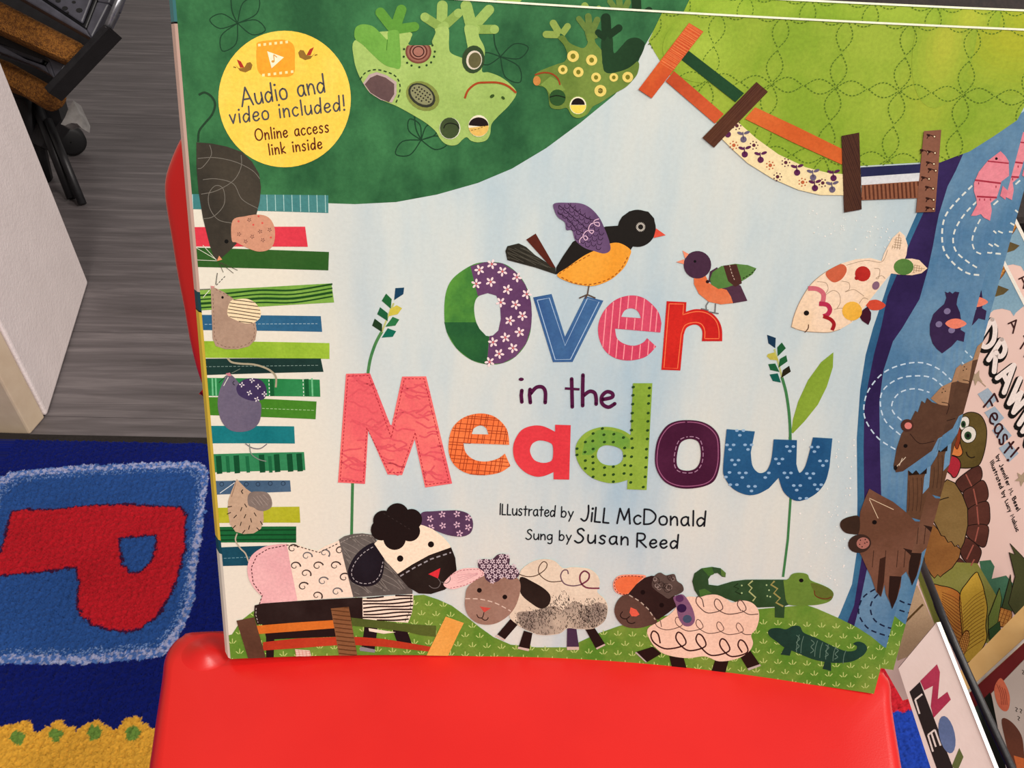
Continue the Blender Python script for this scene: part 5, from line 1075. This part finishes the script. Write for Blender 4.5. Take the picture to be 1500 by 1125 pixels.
# ------------------------------------------------------------------ alphabet rug
def rug():
    yfar = float(at_z(150, 641, .0)[1]); ynear = float(at_z(100, 1140, 0)[1])-.04
    xl = float(at_z(-20, 800, 0)[0])-.03; xr = float(at_z(340, 800, 0)[0])+.05
    xa, xb = float(at_z(1285, 1000, 0)[0])-.03, float(at_z(1390, 1100, 0)[0])+.05
    st = .0009
    xs = np.unique(np.round(np.concatenate([np.linspace(-1.1, xl, 12), np.arange(xl, xr, st), np.linspace(xr, xa, 60), np.arange(xa, xb, st*1.2), np.linspace(xb, 1.1, 14)]), 6))
    ys = np.unique(np.round(np.concatenate([np.linspace(-.7, ynear, 20), np.arange(ynear, yfar, st), [yfar]]), 6))
    nx, ny = len(xs), len(ys); Xg, Yg = np.meshgrid(xs, ys)
    rg = np.random.default_rng(3); Z0 = .007
    jx = Xg+rg.normal(0, .0004, Xg.shape); jy = Yg+rg.normal(0, .0004, Xg.shape)
    # smooth field for clumps
    def field(s, seed):
        r2 = np.random.default_rng(seed); out = np.zeros(Xg.shape)
        for k in range(14):
            a = r2.uniform(0, 6.28); fq = s*r2.uniform(.6, 1.6); out += np.sin(fq*(Xg*math.cos(a)+Yg*math.sin(a))+r2.uniform(0, 6.28))
        return out/14
    clump = field(900, 1)+1.3*field(2600, 2); big = field(90, 5)
    jx += field(500, 8)*.003; jy += field(500, 9)*.003
    def P(pts): return np.array([at_z(x, y, Z0)[:2] for x, y in pts])
    def mask(poly):
        m = np.zeros(Xg.shape, bool); n = len(poly); j = n-1
        for i in range(n):
            xi, yi = poly[i]; xj, yj = poly[j]
            cnd = ((yi > jy) != (yj > jy)) & (jx < (xj-xi)*(jy-yi)/((yj-yi) if yj != yi else 1e-12)+xi); m ^= cnd; j = i
        return m
    C = np.zeros(Xg.shape+(3,)); L = lambda h: np.array(lin(h)[:3])
    C[:] = L('0A1762')
    far = Yg > yfar-.012; C[far] = L('2A2624')
    tile_o = P([(-70, 985), (-55, 850), (-20, 720), (0, 700), (15, 692), (35, 688), (120, 682), (200, 678), (270, 676), (296, 678), (306, 690), (303, 720), (296, 780), (288, 830), (284, 880), (276, 905), (262, 935), (250, 950), (238, 962), (160, 970), (100, 974), (50, 973), (0, 972)])
    c0 = tile_o.mean(0); tile_i = c0+(tile_o-c0)*.925
    mo = mask(tile_o); mi = mask(tile_i)
    speck = (rg.random(Xg.shape) < .5+.5*np.clip(field(1100, 21)*6+big*2, -1, 1))
    C[mo] = L('264C8C'); ring = mo & ~mi; C[ring & speck] = L('9AA0C4'); C[ring & ~speck] = L('4A6CAC'); 
    fade = mo & ~mask(c0+(tile_o-c0)*.87) & mi & (rg.random(Xg.shape) < .25); C[fade] = L('6C88B8')
    Pl = [(-40, 850), (-10, 845), (0, 843), (60, 838), (95, 833), (112, 832), (115, 860), (112, 885), (120, 902), (135, 915), (160, 922), (185, 926), (205, 920), (225, 908), (240, 890), (250, 870), (262, 840), (270, 800), (272, 765), (271, 750), (262, 743), (200, 739), (140, 739), (90, 744), (40, 746), (20, 748), (14, 757), (5, 790), (0, 808), (-30, 820)]
    Pm = mask(P(Pl)); hole = mask(P([(174, 788), (228, 783), (228, 800), (222, 822), (205, 838), (195, 840), (185, 832), (178, 822)]))
    cP = P(Pl).mean(0); C[Pm & ~hole] = L('B41A26'); 
    edge = np.zeros(Xg.shape, bool); al = np.ones(Xg.shape, bool); PP = P(Pl); PH = P([(174, 788), (228, 783), (228, 800), (222, 822), (205, 838), (195, 840), (185, 832), (178, 822)])
    for dx, dy in ((.0011, 0), (-.0011, 0), (0, .0011), (0, -.0011)):
        jx += dx; jy += dy; mm = mask(PP) & ~mask(PH); jx -= dx; jy -= dy; edge |= mm; al &= mm
    edge &= ~al
    C[edge] = L('3A1236')
    yel = P([(-60, 1075), (0, 1063), (18, 1060), (38, 1054), (46, 1063), (55, 1073), (68, 1062), (90, 1054), (100, 1064), (112, 1072), (125, 1060), (142, 1053), (155, 1062), (168, 1069), (182, 1055), (200, 1047), (212, 1058), (225, 1068), (300, 1062), (330, 1200), (-60, 1250)])
    C[mask(yel)] = L('D6A038')
    for x, y in ((27, 1080), (81, 1077), (138, 1073), (195, 1073)): 
        q = P([(x+10.5*math.cos(t), y+11*math.sin(t)) for t in np.linspace(0, 6, 9)]); C[mask(q)] = L('66883A')
    C[mask(P([(1275, 950), (1345, 950), (1335, 1040), (1300, 1046), (1275, 1044)]))] = L('B8202C')
    C[mask(P([(1290, 1044), (1400, 1040), (1500, 1200), (1290, 1200)]))] = L('1C3C9C')
    C *= (1+.22*np.clip(clump, -1, 1)+rg.normal(0, .09, Xg.shape)+.15*big)[..., None]; C = np.clip(C, 0, 1)
    Z = Z0+.0016*clump+rg.normal(0, .0005, Xg.shape); Z[edge] -= .0008; Z[far] = .0035; Z[-1, :] = .0008
    coarse = (Xg < xl) | (Xg > xb); Z[coarse] = Z0
    V = np.stack([Xg, Yg, Z], -1).reshape(-1, 3); idx = np.arange(nx*ny).reshape(ny, nx)
    F = np.stack([idx[:-1, :-1], idx[:-1, 1:], idx[1:, 1:], idx[1:, :-1]], -1).reshape(-1, 4)
    base = np.array([0, 0, 0.0]); m = bpy.data.meshes.new('alphabet_rug'); m.vertices.add(len(V)); m.vertices.foreach_set('co', V.ravel().astype(np.float32))
    m.loops.add(F.size); m.loops.foreach_set('vertex_index', F.ravel().astype(np.int32)); m.polygons.add(len(F)); m.polygons.foreach_set('loop_start', np.arange(0, F.size, 4, dtype=np.int32)); m.polygons.foreach_set('loop_total', np.full(len(F), 4, np.int32))
    m.update(calc_edges=True); a = m.attributes.new('Col', 'FLOAT_COLOR', 'POINT'); a.data.foreach_set('color', np.concatenate([C.reshape(-1, 3), np.ones((nx*ny, 1))], 1).astype(np.float32).ravel())
    mt, nt, b = mat_new('rug_pile', .95, .1); at = N_(nt, 'ShaderNodeAttribute', attribute_name='Col'); nt.links.new(at.outputs['Color'], b.inputs['Base Color']); b.inputs['Sheen Weight'].default_value = .05
    o = new_obj('alphabet_rug', m, mt); tag(o, 'blue alphabet rug with a red letter P tile and yellow shape beside the chair', 'rug')
    bk = new_obj('rug_backing', slab_mesh('rug_backing', [np.array(v, float) for v in ((-1.1, -.7, .0008), (1.1, -.7, .0008), (1.1, yfar, .0008), (-1.1, yfar, .0008))], np.array([0, 0, -.0007])), noisy('backing', '24201E', '2E2A28', 50, rough=.9), o)
rug()

# ------------------------------------------------------------------ books at the right
def plane_from(px, py, depth, ncam):
    O = at_depth(px, py, depth); return O, R @ nrm(ncam)
def rect_px(px0, px1, hpx, O, N):
    """corner, direction corner and height side, all on a plane"""
    a, b_, c = (at_plane(*p, O, N) for p in (px0, px1, hpx)); U = nrm(b_-a); V = c-a; V = V-U*(V @ U); V = nrm(V); return a, U, V
O, N = plane_from(1440, 600, .44, (-.25, .30, -1)); 
a, U, V = rect_px((1447, 333), (1760, 948), (1400, 352), O, N)     # top edge runs down-right, "down" of the cover is left
WT = .25; HT = float(abs((at_plane(1386, 1137, O, N)-a) @ V))
TB = Surf(a+V*HT, U, -V, WT, HT)
TB.N = N if N @ (CAM-O) > 0 else -N
turkey = empty('turkey_book', TB.O, 'pink and blue book with a cartoon turkey cover, tilted beside the picture books', 'book', None)
PINK = noisy('pale_pink_card', 'E2C0B4', 'E8C8BC', 30, rough=.5)
def flat_book(root, S, th, cover, page_mat=None, names=('front_cover', 'page_block', 'back_cover')):
    for nm, h0, h1, ins, m_ in ((names[0], 0, -.0006, 0, cover), (names[1], -.0006, -th+.0006, .002, page_mat or PAPER), (names[2], -th+.0006, -th, 0, cover)):
        q = [S.O+u*S.U+v*S.V+h0*S.N for u, v in ((ins, ins), (S.W-ins, ins), (S.W-ins, S.H-ins), (ins, S.H-ins))]
        new_obj(nm, slab_mesh(nm, q, S.N*(h1-h0), root.location), m_, root)
flat_book(turkey, TB, .008, PINK)
base = TB.O
tcover = [c for c in turkey.children if c.name.startswith('front_cover')][0]
f = Fig('sky_print', TB, tcover, base, .00006)
f.poly([(1380, 330), (1520, 200), (1700, 700), (1640, 640), (1560, 560), (1525, 505), (1505, 470), (1500, 448), (1488, 458), (1485, 463), (1480, 455), (1468, 452), (1456, 454), (1446, 462), (1438, 470), (1400, 480)], '7FA3B8', '8CB0C2')
f.done()
f = Fig('corn_print', TB, tcover, base, .00010)
def corn(f, x, y, L, w, ang, c='C8843A'):
    a_ = math.radians(ang); d = (math.cos(a_), math.sin(a_)); n = (-d[1], d[0])
    out_ = [(x+d[0]*L*t+n[0]*w*s_, y+d[1]*L*t+n[1]*w*s_) for t, s_ in ((-1, 0), (-.8, .7), (-.3, 1), (.3, 1), (.8, .6), (1, 0), (.8, -.6), (.3, -1), (-.3, -1), (-.8, -.7))]
    out_ = smooth(out_, True); f.poly(out_, '5A2E14'); ctr = (x, y); f.poly([(x+(p[0]-x)*.9, y+(p[1]-y)*.9) for p in out_], c, 'D89A4A')
    f.hatch([(x+(p[0]-x)*.88, y+(p[1]-y)*.88) for p in out_], ang, w*.42, .8, '6E3A18'); f.hatch([(x+(p[0]-x)*.88, y+(p[1]-y)*.88) for p in out_], ang+90, w*.5, .7, '8A4E20')
corn(f, 1462, 398, 20, 9, -55); f.poly([(1450, 418), (1457, 416), (1478, 424), (1470, 431), (1450, 437)], '5E5030', '6E5E38'); f.poly([(1470, 360), (1478, 345), (1484, 352), (1478, 380)], '3E6A3A')
f.done()
f = Fig('turkey_print', TB, tcover, base, .00014)
B8 = lambda *p: X(1280, 440, 3.309, *p)
B7 = lambda *p: X(1340, 620, 4.019, *p)
def outl(pts, c, c2=None, w=1.3, sm=True, lc='1E120C'):
    q = smooth(pts, True) if sm else list(pts); f.poly(q, c, c2); f.stroke(q+[q[0]], w, lc)
for L in (((240, 352), (300, 290), (370, 250), (395, 280), (390, 330), (340, 372), (290, 410)), ((285, 410), (340, 370), (400, 335), (430, 390), (420, 455), (320, 505)), ((310, 510), (420, 458), (442, 530), (425, 600), (315, 605)), ((310, 605), (425, 600), (428, 680), (400, 730), (310, 665)), ((290, 670), (385, 735), (380, 800), (340, 850), (270, 770)), ((255, 790), (310, 850), (280, 920), (200, 935), (170, 890), (215, 850))):
    outl(B7(*L), '4E2A22', '5E342A', 1.2)
for L in (((300, 300), (335, 370)), ((345, 385), (365, 480)), ((365, 490), (375, 595)), ((375, 610), (355, 695)), ((345, 715), (305, 800)), ((350, 800), (330, 838))): f.stroke(B7(*L), 2, 'A0584A')
outl(B7((60, 640), (105, 590), (150, 640), (270, 742), (262, 790), (220, 850), (165, 890), (150, 905), (135, 890), (115, 912), (95, 890), (60, 830), (45, 740)), '8A5A2E', '9A6836', sm=False)
outl(B7((190, 330), (235, 350), (280, 420), (310, 500), (312, 600), (290, 700), (270, 740), (255, 715), (235, 725), (215, 695), (195, 700), (175, 665), (155, 660), (130, 610), (110, 575), (60, 520), (100, 420)), '7E6236', '8C7042', sm=False)
f.stroke(B7((110, 475), (150, 450), (200, 435)), 1.4, '1E120C', sm=True)
outl(B8((380, 790), (395, 620), (415, 570), (460, 542), (515, 555), (545, 615), (542, 700), (520, 780), (492, 806), (430, 812)), '5A4A22', '6A582C')
for x, y, rx, ry in ((437, 595, 7, 10), (459, 650, 10.5, 12)):
    q = B8((x, y))[0]; f.ell(*q, rx+1, ry+1, '140E0A', 20); f.ell(*q, rx, ry, 'E9E2D6', 20); f.ell(q[0]-1, q[1]+1.5, rx*.52, ry*.52, '2A4A2C'); f.ell(q[0]-1, q[1]+1.5, rx*.25, ry*.25, '0E0E0C')
outl(B8((368, 755), (395, 757), (415, 775), (420, 805), (402, 850), (385, 858), (372, 842), (352, 822), (360, 790)), 'B02A38')
outl(B8((380, 640), (398, 610), (415, 625), (418, 690), (430, 735), (415, 755), (390, 752), (370, 735)), 'D67A3C', 'E08A4A'); outl(B8((400, 612), (418, 620), (420, 670), (405, 720), (392, 700), (402, 660)), '8A3A1E', w=.9)
f.stroke(B8((447, 733), (455, 752), (472, 762), (490, 757)), 1.5, '1E120C', sm=True)
f.done()
f = Fig('title_print', TB, tcover, base, .00014)
for x, y in ((1445, 581), (1455, 608), (1466, 634), (1476, 660)): f.poly([(x-13, y-4), (x+2, y-13), (x+16, y+4), (x+2, y+17)], 'A4B4C2', up=False)
UPV = (.54, -.84); f.text('DRAWING', (1432, 501), (1519, 684), 36, 12.5, '15110F', .35, UPV); f.h += 3e-5; f.text('DRAWING', (1434, 498), (1521, 681), 36, 7, 'F4E6DE', .35, UPV)
f.text('A Th', (1477, 474), (1504, 530), 15, 2.2, '3A1A18', .3, UPV); f.text('Feast!', (1441, 596), (1477, 676), 25, 2.8, '3C1A1C', .22, (.62, -.78))
f.text('by Jennifer M. Besel', (1459, 669), (1490, 749), 6, 1.25, '241A1C', .25, (.75, -.66)); f.text('Illustrated by Lucy Makuc', (1450.5, 677), (1489, 779), 6, 1.25, '241A1C', .25, (.75, -.66))
for x, y in ((1430, 553), (1497, 701)):
    f.poly([(x+(11 if k % 2 else 5)*math.cos(k*.571), y+(12 if k % 2 else 5)*math.sin(k*.571)) for k in range(11)], 'B09A80'); f.stroke([(x, y), (x+14, y+13)], 1.2, 'B09A80')
f.done()
Zq = lambda *p: X(1240, 760, 3.081, *p)
f = Fig('harvest_print', TB, tcover, base, .00018)
f.poly(Zq((600, 190), (650, 185), (668, 215), (655, 270), (720, 255), (750, 290), (760, 380), (700, 480), (640, 420)), '3E6A4E', '4A745A')
f.poly(Zq((330, 210), (395, 190), (590, 200), (690, 370), (640, 560), (430, 560), (330, 300)), '83823A', '8E8C48')
f.poly(Zq((250, 300), (320, 300), (430, 560), (230, 640)), 'B89A78', 'C4A684'); f.stroke(Zq((260, 470), (345, 385)), 3, '5C4424'); f.poly(Zq((310, 230), (345, 235), (440, 480), (410, 500)), '66682E'); f.poly(Zq((395, 300), (420, 300), (420, 345), (395, 330)), 'A8A468')
outl(Zq((380, 300), (430, 302), (480, 315), (515, 345), (525, 420), (530, 640), (480, 560), (430, 470), (395, 390)), 'B0622C', 'BC8038')
outl(Zq((510, 350), (545, 285), (585, 240), (600, 262), (615, 300), (622, 330), (635, 400), (628, 480), (632, 540), (600, 600), (535, 645), (520, 500)), 'BE9A34', 'CCA63E')
f.stroke(Zq((512, 345), (525, 480), (528, 640)), 1.2, '7A4A1C')
for k in range(14): f.stroke(Zq((525, 400+k*16), (575, 350+k*17), (622, 320+k*17)), .8, '86601E', sm=True); f.stroke(Zq((520, 380+k*15), (480, 350+k*15), (430, 330+k*10)), .8, '7A3E1A', sm=True)
corn(f, *Zq((530, 560))[0], 20, 6.5, -75, 'B8923C'); corn(f, *Zq((708, 440))[0], 16, 12, -70, 'C0803C')
for L, c in ((((640, 440), (690, 310), (700, 360), (680, 480), (640, 540)), '6A7A38'), (((700, 400), (740, 250), (745, 300), (760, 420)), '3E4A28'), (((730, 380), (760, 260), (733, 150), (760, 160), (737, 110), (790, 165), (820, 200), (820, 420), (760, 430)), '484A2A'), (((640, 500), (690, 460), (700, 540), (650, 570)), '33502C')): outl(Zq(*L), c, sm=False, w=1)
f.done()
f = Fig('cover_edge', TB, tcover, base, .0002); f._add([(0, TB.H-.0016), (TB.W, TB.H-.0016), (TB.W, TB.H), (0, TB.H)], lin('F4EFE2'), lin('F4EFE2')); f.done()
tag(turkey, group='copies of the turkey book')
t2 = copy_tree(turkey); d2 = at_depth(1492, 318, .455)-at_depth(1477, 378, .440); t2.location = tuple(np.array(turkey.location)+d2)
t2['label'] = 'rear copy of the turkey book, only its corn corner showing beyond the front one'

def px_book(name, label, quad, depth, ncam, th, cover, cat='book'):
    O, N = plane_from(*quad[0], depth, ncam)
    if N @ (CAM-O) < 0: N = -N
    P = [at_plane(*p, O, N) for p in quad]; root = empty(name, P[0], label, cat); out_ = []
    for nm, h0, h1, s_, m_ in (('front_cover', 0, -.0008, 1, cover), ('page_block', -.0008, -th+.0008, .985, PAPER), ('back_cover', -th+.0008, -th, 1, cover)):
        c = sum(P)/4; q = [c+(p-c)*s_+N*h0 for p in P]; new_obj(nm, slab_mesh(nm, q, N*(h1-h0), P[0]), m_, root)
    S = Surf(P[0]-N*0, nrm(P[1]-P[0]), nrm((P[3]-P[0])-nrm(P[1]-P[0])*((P[3]-P[0]) @ nrm(P[1]-P[0]))), 2, 2); S.N = N
    S.O = P[0]-S.U*1-S.V*1
    return root, S, P
# white board book with big letters
WHITE = noisy('white_glossy_card', 'D2BDB6', 'DAC6C0', 40, rough=.35, bmp=.05)
root, S, P = px_book('board_book', 'white board book with large coloured letters, standing below the turkey book', [(1372, 912), (1316, 979), (1420, 1300), (1522, 1290)], .37, (-.5, -.26, -1), .006, WHITE)
L8 = lambda *p: X(1280, 880, 4.59, *p)
f = Fig('letter_print', S, root, P[0], .00008)
f.poly(L8((312, 540), (425, 427), (445, 480), (430, 662), (495, 612), (518, 665), (402, 787), (383, 710), (398, 572), (340, 602)), 'A02A48', 'AC3450')
f.poly(L8((240, 612), (310, 545), (640, 1400), (520, 1400)), '221616'); f.ell(*L8((492, 900))[0], 11.5, 28, '56668E', -12, c2='60709A'); f.poly(L8((525, 1110), (575, 990), (603, 1050), (560, 1150)), '5A6234')
for L in (((1351, 1016.7), (1340.5, 1025)), ((1340.5, 1025), (1347, 1045.6)), ((1359.4, 1076.7), (1369.4, 1068.9)), ((1359.4, 1076.7), (1366.7, 1101)), ((1364.4, 1073.9), (1370.9, 1093.9)), ((1369.4, 1068.9), (1377.8, 1092.2))): f.stroke(L, 2.6, 'D8C8C2')
f.done()
q = [at_plane(1372, 912, P[0], S.N), at_plane(1522, 1290, P[0], S.N)]; z1, z2 = ((p-CAM) @ R[:, 2] for p in q); q = [q[0], at_depth(1377.5, 911, z1+.004), at_depth(1529, 1290, z2+.004), q[1]]; q = [p+S.N*.0006 for p in q]
new_obj('page_edge', slab_mesh('page_edge', q, -S.N*.003, P[0]), noisy('white_paper_edge', 'FFFDF6', 'FFFFFF', 60, rough=.7), root)['label'] = 'bright white cut edge'
# books standing under the turkey book
TAN = noisy('tan_card', 'B08A50', 'BC9860', 60, rough=.5)
px_book('page_stack_book', 'tan edged paperback lying under the turkey book corn picture', [(1402, 988), (1540, 846), (1560, 880), (1416, 1012)], .40, (-.55, -.75, -1), .01, TAN)
DRED = noisy('dark_red_card', '6A1618', '781C1E', 60, rough=.35)
px_book('red_book', 'dark red book wedged between the tan paperback and grey book', [(1412, 1002), (1580, 880), (1560, 1000), (1440, 1110)], .42, (-.55, -.4, -1), .008, DRED)
GREYC = noisy('grey_card', '8E8078', '9C8E86', 20, rough=.4)
root, S, P = px_book('grey_book', 'grey book with red and orange pictures, lower right of the rack', [(1452, 1016), (1560, 905), (1640, 1200), (1500, 1260)], .385, (-.6, -.36, -1), .008, GREYC)
f = Fig('picture_print', S, root, P[0], .00008)
f.poly(smooth(L8((810, 590), (850, 520), (890, 570), (915, 650), (905, 730), (870, 740), (830, 690)), True), 'A44A34', 'B05C40')
for k in range(4): f.stroke(L8((825+k*18, 560+k*10), (850+k*14, 620+k*8), (860+k*12, 700)), 1, '7A3020', sm=True)
f.poly(smooth(L8((860, 800), (920, 810), (990, 900), (1010, 1020), (1010, 1150), (930, 1100), (890, 960)), True), '4A2418', '5A2E1E'); f.poly(L8((940, 1040), (1010, 1060), (1020, 1200), (970, 1160)), 'B45A2C')
for x, y in ((1005, 480), (975, 790), (990, 740), (960, 730)): f.stroke(L8((x-8, y-14), (x+6, y-4), (x-4, y+8), (x+4, y+16)), 1, '2E2420', sm=True)
f.done()
DGR = noisy('dark_gap_fill', '1C2A1E', '26362A', 90, rough=.7)  # dark colour standing in for the gap between rack rod and grey book
px_book('dark_green_gap', 'dark green gap between the black rack rod and grey book, filled with a dark slab', [(1428, 1036), (1450, 1014), (1520, 1200), (1480, 1220)], .40, (-.6, -.4, -1), .006, DGR)
# rack rod
rod = [at_depth(1344, 812, .43), at_depth(1352, 830, .42), at_depth(1366, 865, .405), at_depth(1382, 906, .39), at_depth(1400, 947, .383), at_depth(1419, 989, .378), at_depth(1449, 1054, .37), at_depth(1482, 1125, .365), at_depth(1532, 1235, .355)]
o = new_obj('wire_rack', tube_mesh('wire_rack', rod, .0019, rod[-1], 12), BLACKM, smooth=True); o.location = tuple(rod[-1])
tag(o, 'black metal rack rod slanting between the white board book and the turkey book', 'rack')
# dark shelving behind the books, top right
DK = noisy('dark_bracken', '1C1614', '2E2420', 140, rough=.8, bmp=.6, bscale=90, bd=.004)
q = [at_depth(x, y, .95) for x, y in ((1180, -120), (1750, -120), (1750, 330), (1180, 330))]
o = new_obj('storage_bin', slab_mesh('storage_bin', q, R @ np.array([0, 0, .25]), q[3]), DK); o.location = tuple(q[3]); bevel(o, .01); tag(o, 'dark brown storage bin behind the top right of the picture books', 'bin')

# ------------------------------------------------------------------ rack of trays and coir mats, top left
COIR = noisy('coir', '7A4A1C', 'B5762E', 260, rough=.95, bmp=1.0, bscale=500, bd=.004, lo=.35, hi=.62)
TRAY = noisy('grey_tray_plastic', '3C3C44', '4C4C56', 60, rough=.4, bmp=.1)
zt = 1.02
def layer(name, pts, d0, th, mat, label=None, cat=None, parent=None, bev=.003):
    q = [at_depth(x, y, d0) for x, y in pts]; o = new_obj(name, slab_mesh(name, q, R @ np.array([0, 0, th]), q[0]), mat, parent); 
    if not parent: o.location = tuple(q[0])
    bevel(o, bev)
    if label: tag(o, label, cat)
    return o
mat1 = layer('coir_mat', [(-120, -75), (-40, -20), (121, 63), (95, 90), (-20, 37), (-160, -30)], 1.0, .05, COIR, 'upper golden brown coir mat between two grey trays', 'mat', bev=.008)
mat2 = layer('coir_mat', [(-60, 62), (10, 88), (74, 124), (64, 140), (48, 150), (15, 128), (-60, 100)], 1.06, .05, COIR, 'lower brown coir mat hanging under the bottom grey tray', 'mat', bev=.008)
fr = empty('rolling_rack', at_z(104, 215, 0), 'black metal rolling rack with grey trays and a caster, left of the chair', 'rack'); fb = np.array(fr.location)
def tray(label, frame, inner, d0, holes):
    def lay(nm, pts, dd, th, m_, par, bev=.002):
        q = [at_depth(x, y, dd) for x, y in pts]; o = new_obj(nm, slab_mesh(nm, q, R @ np.array([0, 0, th]), fb), m_, par); bevel(o, bev); return o
    n = len(frame); root = lay('tray', inner, d0+.012, .006, BLACKM, fr); root['label'] = label
    for i in range(n-1):
        lay('rim', [frame[i], frame[i+1], inner[i+1], inner[i]], d0, .03, TRAY, root)
    lay('inner_panel', [tuple(np.array(inner).mean(0)+(np.array(p)-np.array(inner).mean(0))*.86) for p in inner], d0+.006, .004, TRAY, root)
    for x, y, r in holes:
        c = at_depth(x, y, d0+.0055); rp = r/FPX*d0; V = [c+R @ np.array([rp*math.cos(k*.785), rp*math.sin(k*.785)*.7, 0]) for k in range(8)]
        new_obj('hole', slab_mesh('hole', V, R @ np.array([0, 0, .004]), fb), noisyb, root)
noisyb = noisy('hole_dark', '08080A', '0E0E10', 50, rough=.8)
tray('upper grey perforated plastic tray with round holes', [(-60, -70), (-20, -32), (134, 56), (160, 5), (176, -40)], [(-20, -70), (20, -28), (126, 43), (142, 2), (150, -40)], .97, [(116, 15, 5), (95, 12, 4.5), (85, 1, 4), (108, 3, 3), (99, 18, 2)])
tray('lower grey plastic tray under the upper coir mat', [(-80, 30), (-20, 58), (72, 108), (82, 118), (96, 94)], [(-80, 38), (-20, 66), (66, 96), (72, 88), (60, 80)], 1.03, [])
q = [at_depth(x, y, 1.035) for x, y in [(-60, 10), (12, 42), (98, 90), (92, 100), (74, 92), (-60, 40)]]; new_obj('dark_gap_strip', slab_mesh('dark_gap_strip', q, R @ np.array([0, 0, .02]), fb), BLACKM, fr)  # black strip standing in for the dark gap between mat and tray
def bar(nm, a_, b_, r, mat=BLACKM): return new_obj(nm, tube_mesh(nm, [a_, (a_+b_)/2, b_], r, fb, 8), mat, fr, smooth=True)
q = [at_depth(x, y, 1.125) for x, y in ((-140, -90), (148, 34), (84, 118), (62, 148), (-120, 110))]; new_obj('black_backing', slab_mesh('black_backing', q, R @ np.array([0, 0, .01]), fb), BLACKM, fr)  # added black sheet, darkens the gaps between mats and trays
# standing side panel of the rack: from the tray corner down to the floor
q = [at_depth(*p) for p in ((161, 40, .95), (152, 36, .95), (65, 128, 1.0), (71, 136, 1.0))]
new_obj('side_rail', slab_mesh('side_rail', q, R @ np.array([0, 0, .03]), fb), BLACKM, fr)
bar('top_rail', at_depth(157, 42, .955), at_depth(188, -30, .95), .0045, noisy('brushed_metal', '8A8C92', 'A0A2A8', 200, rough=.3, metal=.8))
bar('post', at_depth(28, 118, 1.14), at_z(60, 262, .004), .017); bar('post', at_depth(52, 150, 1.16), at_z(106, 290, .004), .008); bar('post', at_depth(70, 175, 1.16), at_z(121, 299, .004), .006)
q = [at_depth(x, y, 1.17) for x, y in ((10, 120), (75, 120), (90, 175), (60, 215), (38, 205))]; new_obj('base_panel', slab_mesh('base_panel', q, R @ np.array([0, 0, .03]), fb), BLACKM, fr)
wc = at_z(102, 205, .026)
n = 24; ax = nrm([.5, -.8, 0]); b1 = np.array([0, 0, 1.0]); b2 = np.cross(ax, b1); V = []; F = []
for rr2, hh in ((.001, -.011), (.018, -.011), (.024, -.007), (.024, .007), (.018, .011), (.001, .011)):
    for k in range(n): t = 2*math.pi*k/n; V.append(wc+ax*hh+rr2*(math.cos(t)*b1+math.sin(t)*b2))
for i in range(5):
    for k in range(n): F.append([i*n+k, i*n+(k+1) % n, (i+1)*n+(k+1) % n, (i+1)*n+k])
wh = new_obj('caster_wheel', mesh_from('caster_wheel', V, F, fb), noisy('black_rubber', '121214', '1A1A1C', 60, rough=.6), fr, smooth=True)
hub = [at_depth(x, y, 1.105) for x, y in ((107, 147), (113, 160), (121, 178), (120, 188), (113, 181), (104, 180), (95, 184), (89, 182), (95, 172), (100, 160))]
new_obj('caster_fork', slab_mesh('caster_fork', hub, R @ np.array([0, 0, .02]), fb), noisy('shiny_metal', '7C7A78', 'A09E9C', 60, rough=.25), fr)['label'] = 'shiny grey caster cover'
